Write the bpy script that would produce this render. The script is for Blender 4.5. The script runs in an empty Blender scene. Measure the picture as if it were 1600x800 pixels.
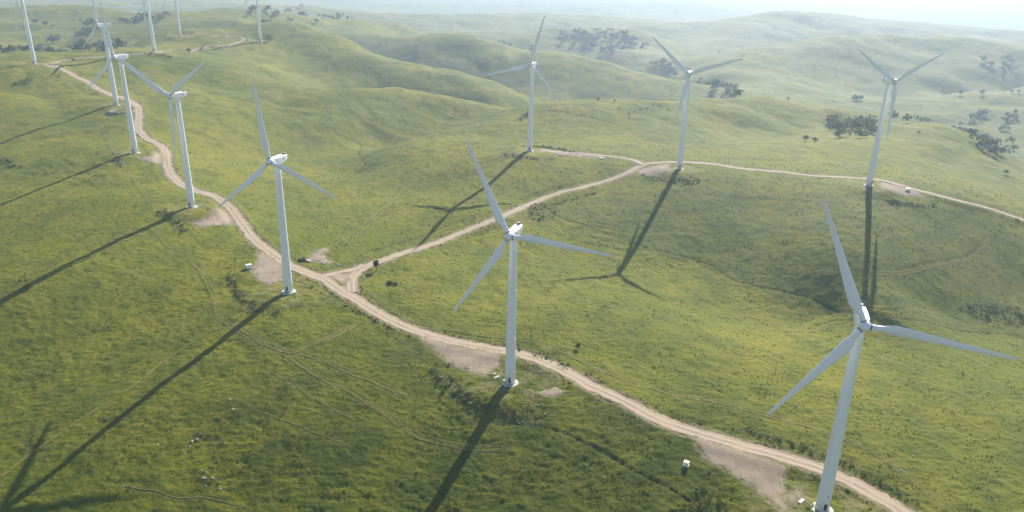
import numpy as np
import bpy, math, random
from mathutils import Matrix, Vector
# ---------------- camera, sky, sun, exposure ----------------
SC = bpy.context.scene
COL = SC.collection
SUN_AZ, SUN_EL = math.radians(23.1), math.radians(31.96)
cam_d = bpy.data.cameras.new('camera'); cam = bpy.data.objects.new('camera', cam_d); COL.objects.link(cam)
cam_d.sensor_width = 36.0; cam_d.lens = 1145.4 / 1600 * 36.0; cam_d.clip_start = 1.0; cam_d.clip_end = 60000.0
_p, _r = math.radians(20.567), math.radians(1.4043)
_fw = Vector((0, math.cos(_p), -math.sin(_p))); _up = Vector((0, math.sin(_p), math.cos(_p))); _rt = Vector((1, 0, 0))
_R = _rt * math.cos(_r) + _up * math.sin(_r); _U = _up * math.cos(_r) - _rt * math.sin(_r)
cam.matrix_world = Matrix(((_R.x, _U.x, -_fw.x, 0), (_R.y, _U.y, -_fw.y, 0), (_R.z, _U.z, -_fw.z, 155.0), (0, 0, 0, 1)))
SC.camera = cam
W = bpy.data.worlds.new('World'); SC.world = W; W.use_nodes = True
wn = W.node_tree; wn.nodes.clear()
sky = wn.nodes.new('ShaderNodeTexSky'); sky.sky_type = 'NISHITA'; sky.sun_disc = False
sky.sun_elevation = SUN_EL; sky.sun_rotation = SUN_AZ; sky.altitude = 300; sky.air_density = 1.35; sky.dust_density = 0.25; sky.ozone_density = 2.0
bgn = wn.nodes.new('ShaderNodeBackground'); bgn.inputs['Strength'].default_value = 0.08
wo = wn.nodes.new('ShaderNodeOutputWorld')
wn.links.new(sky.outputs[0], bgn.inputs[0]); wn.links.new(bgn.outputs[0], wo.inputs['Surface'])
sun_d = bpy.data.lights.new('sun', 'SUN'); sun_d.energy = 5.0; sun_d.angle = math.radians(0.55); sun_d.color = (1.0, 0.95, 0.87)
sun = bpy.data.objects.new('sun', sun_d); COL.objects.link(sun)
_sd = Vector((math.sin(SUN_AZ) * math.cos(SUN_EL), math.cos(SUN_AZ) * math.cos(SUN_EL), math.sin(SUN_EL)))
sun.rotation_euler = _sd.to_track_quat('Z', 'Y').to_euler(); sun.location = (200, 500, 400)
SC.view_settings.view_transform = 'Standard'; SC.view_settings.look = 'None'; SC.view_settings.gamma = 1.0
SC.view_settings.use_curve_mapping = False
SC.view_settings.exposure = 0.88
SC.render.engine = 'CYCLES'
SC.cycles.volume_bounces = 1; SC.cycles.max_bounces = 5
HAZE_DENSITY = 0.00014
HAZE_G = 0.36
# ---------------- surveyed layout of the site (metres) ----------------
CTRL = [[100.7,191.2,-0.3],[0.4,258.8,3.3],[-109.8,331.9,8.8],[-197.7,431.2,20.3],[-282.1,535.2,28.7],[-372.1,686.1,37.9],[-519.2,807.6,59.3],[-447.4,932.3,63.1],[-493.6,1113.9,68.0],[-393.4,1164.8,59.8],[12.2,584.8,26.9],[124.6,542.6,25.0],[247.5,498.1,27.2],[-13.9,225.3,-4.6],[-25.2,198.7,-11.5],[-123.2,300.6,5.0],[-131.0,282.3,1.1],[-139.7,261.9,-1.5],[-148.9,240.2,-5.1],[-155.8,224.2,-8.5],[-162.1,209.3,-12.1],[-204.5,415.2,17.9],[-209.2,404.3,16.9],[-220.3,378.3,14.5],[-228.1,360.0,12.1],[-235.3,343.1,10.0],[-245.2,319.8,5.3],[-287.9,521.6,27.8],[-300.3,492.5,23.4],[-312.1,464.9,19.7],[-322.7,440.0,15.0],[-381.8,663.3,34.7],[-393.3,636.3,31.7],[-405.1,608.8,27.2],[-416.1,582.9,21.0],[-534.3,772.3,54.3],[1.2,558.9,24.4],[-18.6,512.7,17.0],[-38.9,465.1,14.0],[109.0,506.0,19.1],[84.1,447.7,4.6],[66.8,407.1,-2.1],[61.5,392.7,-2.6],[-40.9,459.5,13.3],[-167,196.9,-13.5],[184.8,343,-2.8],[224.0,441.4,21.0],[204.4,395.4,12.0],[189.3,360.1,3.0],[-105.1,198.9,-14.0],[-72.8,198.8,-13.0],[23.0,195.1,-7.0],[63.6,191.8,-3.0],[124.6,191.8,-0.4],[168.7,195.6,-3.0],[-54.8,228.1,-5.0],[-45.4,259.5,1.0],[91.5,217.3,2.0],[110.8,208.7,0.4],[55.0,234.3,4.0],[31.9,256.3,4.5],[2.4,281.7,4.8],[-27.4,290.7,5.2],[-59.3,311.3,6.2],[-82.2,341.2,7.5],[-145.7,391.7,12.0],[-198.2,462.3,18.5],[-256.1,528.9,25.5],[-332.8,644.5,34.0],[-455.6,788.8,45.0],[-502.0,819.6,56.5],[-112.6,363.4,9.5],[-64.4,387.3,8.0],[-30.3,432.8,8.0],[15.6,493.1,11.0],[70.3,533.4,17.0],[106.8,563.3,24.0],[169.9,550.9,25.0],[222.6,528.6,25.5],[275.5,504.7,25.5],[305.7,485.8,21.0],[344.3,473.9,12.0],[62.6,321.4,3.0],[32.5,333.4,3.5],[19.2,411.8,1.0],[54.9,271.3,3.0],[104.9,304.7,-1.0],[116.0,412.5,-5.0],[160.9,374.6,-8.0],[121.7,269.2,0.0],[174.3,362.9,-10.0],[229.8,370.1,-8.0],[279.8,361.5,-18.0],[299.5,394.2,-13.0],[229.6,287.9,-8.0],[180.0,277.1,-3.0],[193.0,232.9,-4.0],[141.5,226.6,-1.0],[275.3,424.3,3.0],[322.8,435.6,0.0],[268.4,453.4,14.0],[171.3,473.5,14.0],[140.5,435.1,4.0],[-98.5,444.4,7.5],[-137.4,467.3,8.0],[-71.8,520.8,8.0],[-123.2,564.7,6.0],[-160.8,536.0,8.0],[-195.5,512.4,12.0],[-155.8,445.4,10.0],[-215.7,270.1,-10.0],[-189.8,229.9,-13.0],[-182.2,285.2,-5.0],[-227.0,288.8,-5.0],[-185.1,321.7,3.0],[-252.8,600.0,14.5],[-236.3,660.0,7.4],[-198.1,690.0,0.6],[-133.7,740.0,-8.6],[-183.6,735.0,12.1],[-108.5,800.0,5.3],[-61.7,830.0,8.1],[-168.7,790.0,19.4],[-235.5,760.0,19.5],[-273.9,740.0,28.4],[-304.4,690.0,29.7],[-387.7,810.0,41.9],[-377.0,870.0,49.1],[-421.3,1040.0,50.6],[-110.5,610.0,11.4],[-94.3,650.0,16.5],[-74.2,700.0,17.1],[-42.1,740.0,18.6],[-55.3,600.0,19.4],[-26.2,670.0,19.4],[16.2,770.0,31.9],[33.6,700.0,27.1],[80.6,820.0,33.9],[138.9,830.0,33.1],[212.6,840.0,34.8],[301.7,890.0,29.5],[381.9,895.0,20.7],[436.6,885.0,13.8],[88.8,700.0,25.4],[150.1,700.0,23.9],[190.6,740.0,20.4],[249.6,760.0,11.4],[310.5,800.0,12.1],[173.1,600.0,23.4],[226.4,650.0,21.6],[295.2,680.0,24.1],[348.5,705.0,23.5],[398.7,770.0,21.9],[442.9,790.0,20.6],[485.1,800.0,11.4],[506.1,760.0,-2.5],[489.4,690.0,-9.0],[415.0,580.0,3.8],[371.8,600.0,13.7],[381.5,670.0,14.6],[259.2,590.0,24.1],[379.3,845.0,5.3],[-333.9,850.0,35.2],[-274.4,870.0,31.8],[-232.0,880.0,30.8],[-145.9,910.0,28.0],[-97.9,900.0,21.4],[-50.7,890.0,15.6],[-4.2,875.0,11.5],[-273.7,1040.0,15.2],[-184.1,1040.0,21.7],[-93.3,1020.0,13.5],[-39.8,1000.0,9.0],[-289.9,1110.0,38.2],[-192.3,1090.0,33.5],[-363.3,1050.0,46.8],[-317.3,960.0,40.5],[-272.4,1230.0,59.0],[-204.0,1160.0,42.0],[-102.2,1120.0,29.7],[-43.6,1090.0,20.7],[12.4,1040.0,4.5],[-333.6,1290.0,67.7],[-410.0,1330.0,74.1],[-441.4,1290.0,71.4],[-497.9,1240.0,66.9],[-541.2,1220.0,67.1],[-545.3,1120.0,65.1],[-502.8,930.0,62.5],[-534.7,890.0,63.0],[-604.0,880.0,61.5],[-283.4,1620.0,36.8],[-176.6,1640.0,43.2],[-91.8,1600.0,40.1],[-10.3,1520.0,31.7],[90.1,1480.0,27.7],[181.1,1400.0,16.1],[276.0,1330.0,-0.9],[320.5,1270.0,-18.2],[-196.0,1470.0,23.0],[-68.2,1400.0,9.1],[49.0,1330.0,-3.0],[100.5,1250.0,-13.2],[164.8,1250.0,-11.7],[-857.0,1250.0,26.4],[-751.6,1270.0,27.1],[-870.9,1380.0,37.3],[-972.6,1430.0,42.9],[-839.7,1430.0,46.0],[-977.3,1560.0,57.2],[-1179.1,1750.0,68.4],[-1031.8,1800.0,71.5],[-873.6,1750.0,64.4],[-715.3,1400.0,53.1],[-738.5,1500.0,63.3],[-709.7,1580.0,73.8],[-659.0,1620.0,81.0],[-570.9,1560.0,72.9],[-617.5,1450.0,61.7],[-530.6,1480.0,64.4],[-601.3,1900.0,43.6],[-502.6,1950.0,46.5],[-401.0,1930.0,43.7],[-249.6,1880.0,31.8],[-693.9,2700.0,34.7],[-851.2,2500.0,34.8],[-470.0,2700.0,18.6],[-297.1,3000.0,25.3],[-75.3,3100.0,28.8],[69.8,2700.0,20.5],[-89.5,2200.0,24.4],[73.4,2120.0,24.4],[163.7,2150.0,35.0],[343.7,2150.0,28.9],[235.9,1980.0,8.3],[241.6,1880.0,-9.9],[368.9,1800.0,-9.9],[304.6,1880.0,-3.8],[356.8,1330.0,-12.4],[369.4,1250.0,-17.3],[394.5,1480.0,-10.2],[510.8,1340.0,-26.9],[577.0,1360.0,-30.6],[514.0,1540.0,-6.8],[755.0,1640.0,-9.6],[474.2,1640.0,9.4],[710.4,1800.0,40.6],[936.7,1900.0,53.9],[1067.9,1850.0,49.8],[1193.1,1800.0,38.9],[563.6,2300.0,-12.3],[731.5,2500.0,26.2],[874.5,2700.0,54.3],[1006.9,2900.0,75.7],[1294.1,3000.0,48.2],[1541.3,2900.0,42.5],[1776.9,2700.0,28.3],[583.3,1290.0,-35.5],[698.7,1370.0,-30.2],[837.3,1410.0,-23.2],[973.7,1440.0,-9.6],[687.3,1230.0,-43.6],[776.6,1200.0,-46.6],[774.0,1110.0,-59.3],[695.4,1060.0,-60.1],[629.1,1220.0,-43.3],[845.4,1300.0,-35.2],[858.1,1570.0,-12.4],[1021.6,1600.0,-5.4],[939.9,1740.0,19.4],[1082.8,1710.0,18.5],[1078.1,4500.0,41.9],[707.7,4500.0,29.8],[428.1,4300.0,26.2],[726.9,3000.0,8.8],[475.6,3000.0,26.7],[-1865.8,3000.0,33.7],[-1437.8,3100.0,38.6],[-1220.9,3600.0,30.3],[-797.3,4600.0,13.3],[-246.4,5000.0,19.2],[2423.9,6000.0,27.1],[3131.6,5500.0,24.5],[3264.2,5000.0,18.6],[-5021.6,7500.0,-74.3],[-3777.3,7500.0,-51.5],[-2703.1,8000.0,-22.2],[-1383.5,8000.0,-10.3],[-70.4,8500.0,31.4],[1325.6,8500.0,50.5],[2228.0,8000.0,97.8],[3411.8,8500.0,98.6],[4447.2,8500.0,142.2],[5164.6,8000.0,153.2],[5810.6,8000.0,180.4],[-5954.6,7500.0,-84.2],[2354.1,6500.0,40.5],[3414.0,6800.0,36.1],[-690.8,1040,30.0],[-625.1,1120,17.0],[-1364.0,2200,-35.0],[-1048.1,2150,-40.0],[-608.6,1320,27.0],[-493.9,1390,15.0],[-395.7,1480,-10.0],[-263.6,1400,-20.0],[-830.3,1950,-30.0],[-614.9,2300,-50.0],[-255.3,955,7.0],[-156.3,965,-5.0],[-71.0,955,-13.0],[-98.4,725,1.0],[-70.3,765,0.0],[19.8,900,-17.0],[96.6,960,-25.0],[167.0,980,-30.0],[267.9,1040,-40.0],[379.1,1100,-50.0],[480.3,1070,-53.0],[487.2,940,-25.0],[564.1,960,-50.0],[604.3,920,-53.0],[608.5,880,-53.0],[-142.2,1300,-35.0],[-47.9,1220,-30.0],[45.8,1160,-30.0],[-186.1,1850,-45.0],[-7.6,1780,-50.0],[139.7,1680,-55.0],[272.7,1600,-55.0],[348.3,1450,-50.0],[756.7,1460,-52.0],[907.4,1500,-52.0],[1057.9,1530,-52.0],[94.7,2400,-35.0],[310.7,2450,-35.0],[438.8,2050,-35.0],[931.9,2250,-55.0],[1218.0,2350,-55.0],[1458.5,2250,-55.0],[1830.3,4000,-60.0],[2190.4,3900,-65.0],[1378.5,4000,-55.0],[-382.3,3800,-65.0],[-126.6,590,3.0],[-157.4,630,-1.0],[-8501.8,12000,-75.0],[-51.5,12000,-75.0],[8297.6,12000,-75.0],[-24797.0,35000,-75.0],[-150.1,35000,-75.0],[24201.4,35000,-75.0],[-3105.7,2500,-15.0],[-1490.7,1200,35.0],[-869.6,700,25.0],[-372.7,300,-25.0],[362.4,300,-15.0],[845.5,700,-35.0],[1811.8,1500,-65.0],[4227.4,3500,-25.0],[-7453.6,6000,-45.0],[7247.0,6000,-55.0],[0,60,-17.0],[-60,70,-21.0],[60,70,-11.0],[0,130,-15.0],[-90,120,-21.0],[100,110,-8.0]]
TURB = [[1,100.7,191.2,-0.3,-1.3,-16.0,335.1],[2,0.4,258.8,3.3,-4.34,-18.4,332.8],[3,-109.8,331.9,8.8,-1.95,-18.3,350.3],[4,-197.7,431.2,20.3,-0.34,-23.3,55.4],[5,-282.1,535.2,28.7,1.14,-22.4,349.7],[6,-372.1,686.1,37.9,3.53,-37.4,353.9],[7,-519.2,807.6,59.3,0.46,-17.7,308.1],[8,-447.4,932.3,63.1,0.46,-17.7,298.4],[9,-493.6,1113.9,68.0,0.46,-17.7,331.2],[10,-393.4,1164.8,59.8,1.72,-18,347.1],[11,12.2,584.8,26.9,-0.42,-19.3,15],[12,124.6,542.6,25.0,2.15,-14,311.3],[13,247.5,498.1,27.2,3.24,14.4,302.2]]
ROADS = [["main",7.2,[[131.58,185.33],[127.58,189.44],[121.67,197.93],[114.14,206.14],[107.06,211.03],[99.55,214.39],[91.49,217.3],[76.12,223.46],[65.6,228.13],[54.97,234.27],[44.57,245.47],[31.94,256.31],[28.47,261.12],[21.07,268.51],[12.5,276.34],[2.4,281.76],[-2.6,283.29],[-13.03,286.27],[-27.47,291.09],[-42.73,299.22],[-50.83,304.81],[-59.31,311.34],[-68.53,320.39],[-76.43,328.86],[-85.58,337.43],[-96.27,348.44],[-106.38,355.52],[-116.83,362.78],[-126.74,372.94],[-135.98,383.49],[-149.05,398.2],[-167.25,426.94],[-181.6,447.48],[-195.59,461.02],[-209.54,466.99],[-225.56,479.89],[-240.18,499.46],[-252.07,519.61],[-266.83,551.54],[-284.09,578.57],[-300.2,591.57],[-316.67,612.46],[-328.19,635.86],[-338.51,659.08],[-351.21,683.65],[-374.55,712.64],[-399.84,732.02],[-423.88,753.89],[-449.52,778.26],[-473.64,795.05],[-489.08,802.05],[-502.24,815.76]]],["top",5.0,[[-507.49,822.43],[-513.3,840.69],[-509.6,851.8],[-494.24,866.67],[-473.71,881.48],[-449.99,894.82],[-438.18,910.33],[-440.99,953.74],[-447.3,1066.38],[-425.8,1100.71],[-418.3,1137.72],[-416.29,1157.55],[-428.02,1161.32],[-450.22,1136.05],[-484.6,1111.28]]],["branch",6.2,[[-79.02,335.2],[-82.62,349.11],[-82.79,357.85],[-79.65,369.41],[-73.23,378.17],[-63.8,390.77],[-47.82,410.95],[-30.31,433.28],[-11.0,455.06],[-0.72,470.05],[15.63,493.83],[33.47,511.0],[51.26,521.08],[70.37,533.62],[85.94,544.36],[97.16,555.36],[106.55,561.83],[125.64,563.01],[147.85,561.69],[169.65,550.23],[192.69,545.37],[203.92,542.63],[223.09,529.78],[253.73,519.46],[265.74,515.33],[274.7,503.25],[287.53,494.23],[305.8,485.92],[326.5,482.11],[344.11,473.66],[361.06,464.95]]],["spur",5.0,[[101.39,557.4],[92.44,574.79],[75.67,584.35],[56.35,589.14],[36.98,588.65],[19.62,584.06]]],["link",4.5,[[-97.95,352.55],[-94.25,357.93],[-89.8,360.58],[-83.83,366.17],[-79.66,373.04]]]]
PADS = {"p3":[[-143.92,383.82],[-132.62,378.42],[-123.02,368.66],[-115.65,347.16],[-117.61,341.7],[-121.92,338.93],[-130.39,345.11],[-136.22,353.71],[-137.99,361.93],[-138.29,371.04]],"p2":[[-45.78,300.29],[-27.37,289.99],[-1.74,281.69],[-2.96,274.88],[-6.29,268.87],[-9.22,262.43],[-15.99,266.24],[-24.33,271.03],[-32.05,280.7],[-40.14,290.17]],"p1":[[66.48,226.76],[72.63,223.26],[91.07,215.93],[96.77,211.39],[92.91,202.05],[90.27,189.51],[86.07,189.59],[83.2,196.72],[76.96,204.66],[68.16,213.39],[65.97,218.83]],"p4":[[-182.42,444.49],[-168.7,425.65],[-168.32,416.14],[-175.2,412.43],[-182.57,404.52],[-189.94,409.99],[-184.12,421.66]],"p5":[[-280.33,572.53],[-256.2,532.08],[-255.86,518.93],[-268.18,518.97],[-274.61,521.3],[-268.44,529.95]],"p12":[[91.47,549.63],[101.65,552.73],[119.71,557.93],[116.5,533.64],[107.6,530.39],[94.42,536.45]],"p13":[[259.83,509.67],[269.89,504.68],[278.94,495.2],[282.79,484.53],[271.18,483.55],[258.5,485.53],[251.98,487.89]],"p11":[[16.51,583.71],[24.17,596.35],[50.29,591.99],[75.87,586.2],[69.73,576.81],[39.02,578.26]],"p7":[[-514.79,809.28],[-513.45,834.85],[-492.1,802.7],[-498.47,797.65]],"tri":[[-97.98,355.32],[-91.22,359.4],[-84.09,362.46],[-81.34,347.75],[-82.4,343.48],[-90.08,347.25]],"dirt":[[-113.55,383.57],[-112.04,390.14],[-106.32,396.42],[-104.02,391.48],[-105.43,383.96],[-101.93,378.41],[-96.75,374.39],[-98.96,370.46],[-108.15,372.45],[-112.43,375.45]],"bare1":[[10.92,252.43],[18.65,255.88],[22.5,251.97],[18.31,248.11],[13.85,248.98]],"bare2":[[91.83,198.86],[96.4,201.63],[99.33,199.79],[95.14,195.18],[91.12,192.56]]}
TRACKS = [["rut",1.9,[[-359.36,630.63],[-332.24,588.51],[-295.39,531.95],[-280.49,511.29],[-248.08,467.0],[-222.72,430.53]]],["rut",2.0,[[-204.35,397.68],[-190.45,379.71],[-178.21,373.82],[-170.44,363.19],[-159.06,349.68],[-145.95,327.97],[-138.09,312.83],[-130.03,303.31],[-121.24,294.99],[-112.24,289.53],[-98.26,280.58],[-86.35,277.31],[-74.06,271.33],[-61.91,264.21],[-50.43,258.52],[-39.13,251.46]]],["rut",2.0,[[-128.49,303.14],[-112.56,290.51],[-101.46,282.04],[-77.38,262.89],[-64.04,255.48],[-50.62,244.67],[-40.71,236.29],[-31.51,230.09],[-21.75,227.05],[-12.26,225.19],[-0.59,223.25]]],["path",0.9,[[-132.18,301.04],[-141.25,290.34],[-148.53,277.33],[-152.69,262.69],[-162.01,247.21],[-168.81,236.46],[-175.51,222.93],[-179.13,213.78]]],["path",0.8,[[-111.7,348.3],[-94.83,333.66],[-68.45,312.12],[-57.56,301.02],[-43.68,285.0],[-27.9,266.39],[-19.36,258.24]]],["rut",2.0,[[-71.99,338.44],[-53.96,315.51],[-34.52,304.03],[-16.48,297.58],[2.34,293.57],[15.05,288.37],[25.85,280.87],[35.91,270.72],[53.03,259.87],[66.86,251.56],[83.66,247.94],[98.9,240.68],[109.94,237.15],[118.06,232.99],[125.64,228.16],[132.0,221.38],[136.59,211.91],[139.61,204.79],[142.49,194.16]]],["ditch",1.6,[[27.48,474.99],[35.73,467.28],[47.88,458.78],[61.37,446.81],[81.99,432.65],[97.26,427.59],[106.67,424.54],[121.16,415.08],[129.79,398.73],[139.1,392.08],[146.69,386.88],[161.95,378.48],[172.08,369.81],[180.61,353.94],[196.33,340.2],[227.88,346.86],[259.13,356.9],[276.77,356.68]]],["path",1.3,[[304.42,395.99],[280.47,387.91],[252.0,377.17],[213.62,354.54],[193.21,340.41]]],["rut",2.2,[[306.29,448.12],[298.53,438.85],[288.75,430.19],[275.63,420.86],[250.37,406.86],[217.18,386.15],[190.47,374.1]]],["ditch",1.5,[[296.24,441.02],[288.81,432.82],[274.39,422.54],[249.31,408.95],[218.91,390.24]]],["path",1.4,[[-81.46,539.36],[-85.29,488.54],[-88.19,455.39],[-93.06,433.47],[-102.08,406.79],[-105.82,394.37]]],["path",1.4,[[-87.11,534.8],[-88.72,482.66],[-93.41,449.88],[-99.31,420.02]]],["ditch",1.5,[[-74.7,543.68],[-50.73,549.39],[-31.52,557.08],[-6.95,567.65]]],["path",1.2,[[55.72,562.04],[36.73,531.75],[21.94,512.75],[5.74,486.97]]],["ditch",2.2,[[-184.72,739.84],[-175.8,727.53],[-160.81,731.04],[-152.19,719.3],[-145.63,675.56],[-128.64,617.81],[-115.17,589.95]]],["ditch",2.0,[[-116.96,868.83],[-85.8,855.93],[-68.61,844.59],[-72.1,825.12],[-79.29,802.22]]],["path",0.7,[[-132.52,207.43],[-120.98,206.09],[-112.54,204.13],[-105.18,204.79],[-95.75,202.91],[-86.01,199.78]]],["ditch",0.9,[[1.53,236.15],[15.76,231.45],[24.81,225.75],[33.4,218.93],[43.44,209.68],[54.99,201.02],[60.26,195.67]]],["ditch",1.1,[[-80.84,394.17],[-58.22,417.75],[-40.85,439.55],[-23.59,456.54]]],["ditch",1.2,[[133.8,498.73],[176.05,490.08],[207.08,474.58]]],["ditch",1.2,[[160.55,352.86],[170.71,353.71],[181.2,345.24]]],["rut",1.8,[[-88.14,284.2],[-92.44,279.56],[-78.83,292.17],[-69.78,303.83]]],["path",0.8,[[-98.92,244.1],[-83.43,237.54],[-69.76,231.25],[-55.43,225.13]]],["ditch",1.8,[[-216.0,1092.32],[-194.5,1058.85],[-178.03,1035.02],[-169.12,1022.65]]],["ditch",1.4,[[25.52,746.88],[62.85,726.2],[90.26,715.18],[109.1,692.44]]],["path",1.2,[[29.8,677.51],[49.38,710.27],[59.54,723.94]]],["ditch",1.6,[[149.34,729.73],[166.92,706.43],[171.55,660.27]]],["ditch",1.5,[[317.86,608.79],[335.14,604.68],[345.74,593.35],[339.33,562.67]]],["ditch",1.6,[[-258.73,817.93],[-232.76,800.19],[-211.89,799.35]]],["path",1.1,[[304.45,500.44],[295.75,519.22],[301.16,568.57]]],["path",0.8,[[-99.55,266.7],[-83.17,255.03],[-67.94,244.38],[-56.56,236.96]]]]
SHRUBS = {"a":[0.7,[[-34.73,268.19],[-28.28,270.23],[-13.69,249.51],[-1.01,241.48],[8.75,238.68],[8.72,234.79],[-0.87,236.37],[-13.26,242.15],[-26.69,253.85]]],"b":[0.8,[[-149.76,348.69],[-143.65,350.12],[-128.66,325.64],[-116.77,312.91],[-107.05,310.58],[-108.42,305.12],[-119.05,310.54],[-132.64,323.47]]],"c":[0.8,[[-215.7,421.78],[-209.3,423.96],[-194.04,408.14],[-187.25,400.59],[-190.42,394.92],[-202.99,409.03]]],"d":[1.6,[[241.22,475.42],[256.71,475.95],[277.62,473.66],[287.6,480.65],[283.42,472.87],[253.0,467.55]]],"e":[0.9,[[94.81,539.1],[111.24,524.11],[135.8,518.94],[131.96,511.6],[114.16,514.45],[97.48,525.27]]],"f":[0.55,[[12.41,487.33],[30.44,493.48],[31.84,475.5],[20.56,460.85],[8.71,462.56]]],"h":[1.1,[[60.7,203.32],[66.72,201.74],[72.8,192.29],[68.8,188.3],[58.94,189.04]]],"i":[0.7,[[-301.24,536.74],[-292.98,531.89],[-275.23,502.38],[-275.25,496.97],[-288.84,517.06]]],"j":[0.8,[[248.22,377.14],[296.57,389.14],[281.99,365.02],[258.12,367.59]]],"k":[0.8,[[0.97,287.24],[14.79,280.07],[27.62,267.29],[33.45,258.83],[30.29,261.19],[14.64,275.26],[1.01,283.37]]],"l":[0.8,[[63.57,235.57],[83.53,229.56],[93.76,224.56],[109.6,217.21],[119.61,208.79],[129.22,192.76],[134.72,193.32],[122.97,211.44],[111.13,221.25],[92.79,228.98]]],"m":[0.35,[[-107.46,344.84],[-72.34,316.44],[-50.92,295.84],[-28.28,270.23],[-35.49,274.68],[-57.26,299.3],[-78.76,317.99]]],"n":[1.0,[[-506.02,742.01],[-498.46,761.74],[-493.56,762.09],[-489.2,750.73],[-497.61,732.75]]],"o":[0.8,[[-483.62,778.7],[-480.77,784.13],[-470.97,766.29],[-473.91,762.28]]],"p":[0.8,[[-2.22,603.46],[29.51,597.39],[52.49,586.4],[50.29,591.99],[24.84,615.1]]],"q":[0.7,[[-12.4,584.27],[-6.89,564.33],[13.1,560.33],[38.44,567.16],[13.15,565.12],[-4.52,573.72]]],"r":[0.9,[[-451.48,898.02],[-422.31,917.0],[-413.37,901.46],[-433.83,891.81]]],"s":[0.8,[[25.87,490.85],[44.58,504.38],[63.92,516.11],[58.53,507.59],[34.94,493.79]]],"t":[0.5,[[-391.21,545.25],[-374.57,534.7],[-353.48,516.14],[-372.76,516.58]]],"u":[0.6,[[-249.56,337.0],[-242.96,339.54],[-236.31,330.96],[-242.6,328.22]]],"v":[0.8,[[-410.52,1136.93],[-395.04,1148.39],[-370.14,1161.6],[-381.7,1136.48]]],"w":[0.5,[[-118.54,233.92],[-106.75,231.17],[-104.02,226.76],[-108.17,225.23]]],"x":[0.8,[[-3.22,717.64],[15.99,757.4],[21.04,748.68],[6.14,714.51]]],"y":[0.12,[[102.31,767.21],[162.28,803.44],[163.91,773.62],[112.29,740.55]]]}
WOODS = [[[-590.05,866.14],[-852.65,1254.3],[-820.16,1259.55],[-816.19,1288.54],[-784.24,1304.72],[-552.79,927.16]],[[-529.26,896.44],[-738.03,1295.03],[-725.45,1320.28],[-696.33,1333.87],[-483.12,925.61],[-513.27,919.83]],[[-826.5,1316.81],[-816.98,1347.5],[-809.12,1387.81],[-848.44,1463.67],[-854.34,1549.38],[-764.65,1414.83],[-776.87,1358.72],[-793.72,1316.29]],[[-795.18,1523.38],[-751.66,1556.35],[-682.28,1554.15],[-659.85,1508.73],[-723.33,1493.94],[-743.37,1445.23]],[[-566.45,1605.49],[-780.9,2774.29],[-379.61,1828.81],[-438.6,1701.61],[-412.63,1238.36]],[[71.15,2032.94],[159.34,2087.9],[343.73,2088.46],[333.94,1962.34],[237.88,1846.55],[151.11,1949.13]],[[-35.35,1494.12],[71.77,2063.33],[78.31,1981.89],[3.29,1994.55]],[[305.28,1828.56],[376.28,1759.35],[359.67,1544.07],[330.95,1666.69]],[[365.89,1526.17],[389.14,1452.14],[386.19,1252.26],[256.86,867.51],[329.39,1261.86]],[[358.8,851.54],[390.18,856.31],[411.02,843.77],[339.3,690.24],[297.38,684.95]],[[628.72,1238.88],[682.66,1243.86],[706.47,1205.5],[809.75,1202.72],[807.35,1165.24],[782.94,1123.91],[483.59,773.45],[430.24,766.03],[419.11,821.28]],[[472.12,763.59],[720.4,1117.97],[491.33,734.44],[474.94,726.62]],[[1013.47,1674.78],[1103.58,1717.78],[1071.81,1617.24],[1031.89,1617.76]],[[848.44,1233.2],[795.64,1214.52],[812.05,1244.59],[869.49,1269.3]],[[627.59,1328.76],[549.87,1291.46],[618.07,1346.61]],[[760.24,1247.4],[793.15,1249.37],[772.63,1215.42],[741.69,1209.43]]]
TUS = [[0.8,[[42.03,465.58],[130.95,403.44],[197.97,343.94],[279.87,361.61],[332.66,453.72],[214.46,477.62],[125.39,501.6]]],[1.0,[[7.28,367.4],[136.84,376.9],[103.73,255.58],[53.93,265.56],[15.43,300.52]]],[2.2,[[143.06,262.33],[176.72,256.17],[177.07,230.7],[157.19,220.79],[132.62,233.18]]],[0.8,[[116.21,293.45],[229.91,288.31],[168.62,195.54],[149.72,199.52],[113.72,247.52]]],[0.9,[[-243.03,316.02],[-143.63,319.32],[-38.24,244.88],[-27.8,198.78],[-167.69,196.36]]],[0.8,[[-22.15,231.55],[59.53,191.98],[-49.17,198.69]]],[0.6,[[-197.94,532.72],[-98.2,537.58],[-93.0,417.66],[-142.81,405.09]]],[0.5,[[-377.24,523.53],[-273.34,479.12],[-216.81,413.11],[-248.93,325.68]]],[1.0,[[40.22,239.95],[60.33,218.8],[48.32,213.42]]]]
ROUGH = [[21.01,476.97],[47.88,458.78],[81.99,432.65],[106.67,424.54],[129.79,398.73],[146.69,386.88],[172.08,369.81],[196.33,340.2],[259.13,356.9],[276.77,356.68],[311.53,389.19],[334.66,457.25],[301.08,476.57],[249.38,479.65],[179.14,500.76],[127.37,511.56],[68.18,512.5]]
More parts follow.
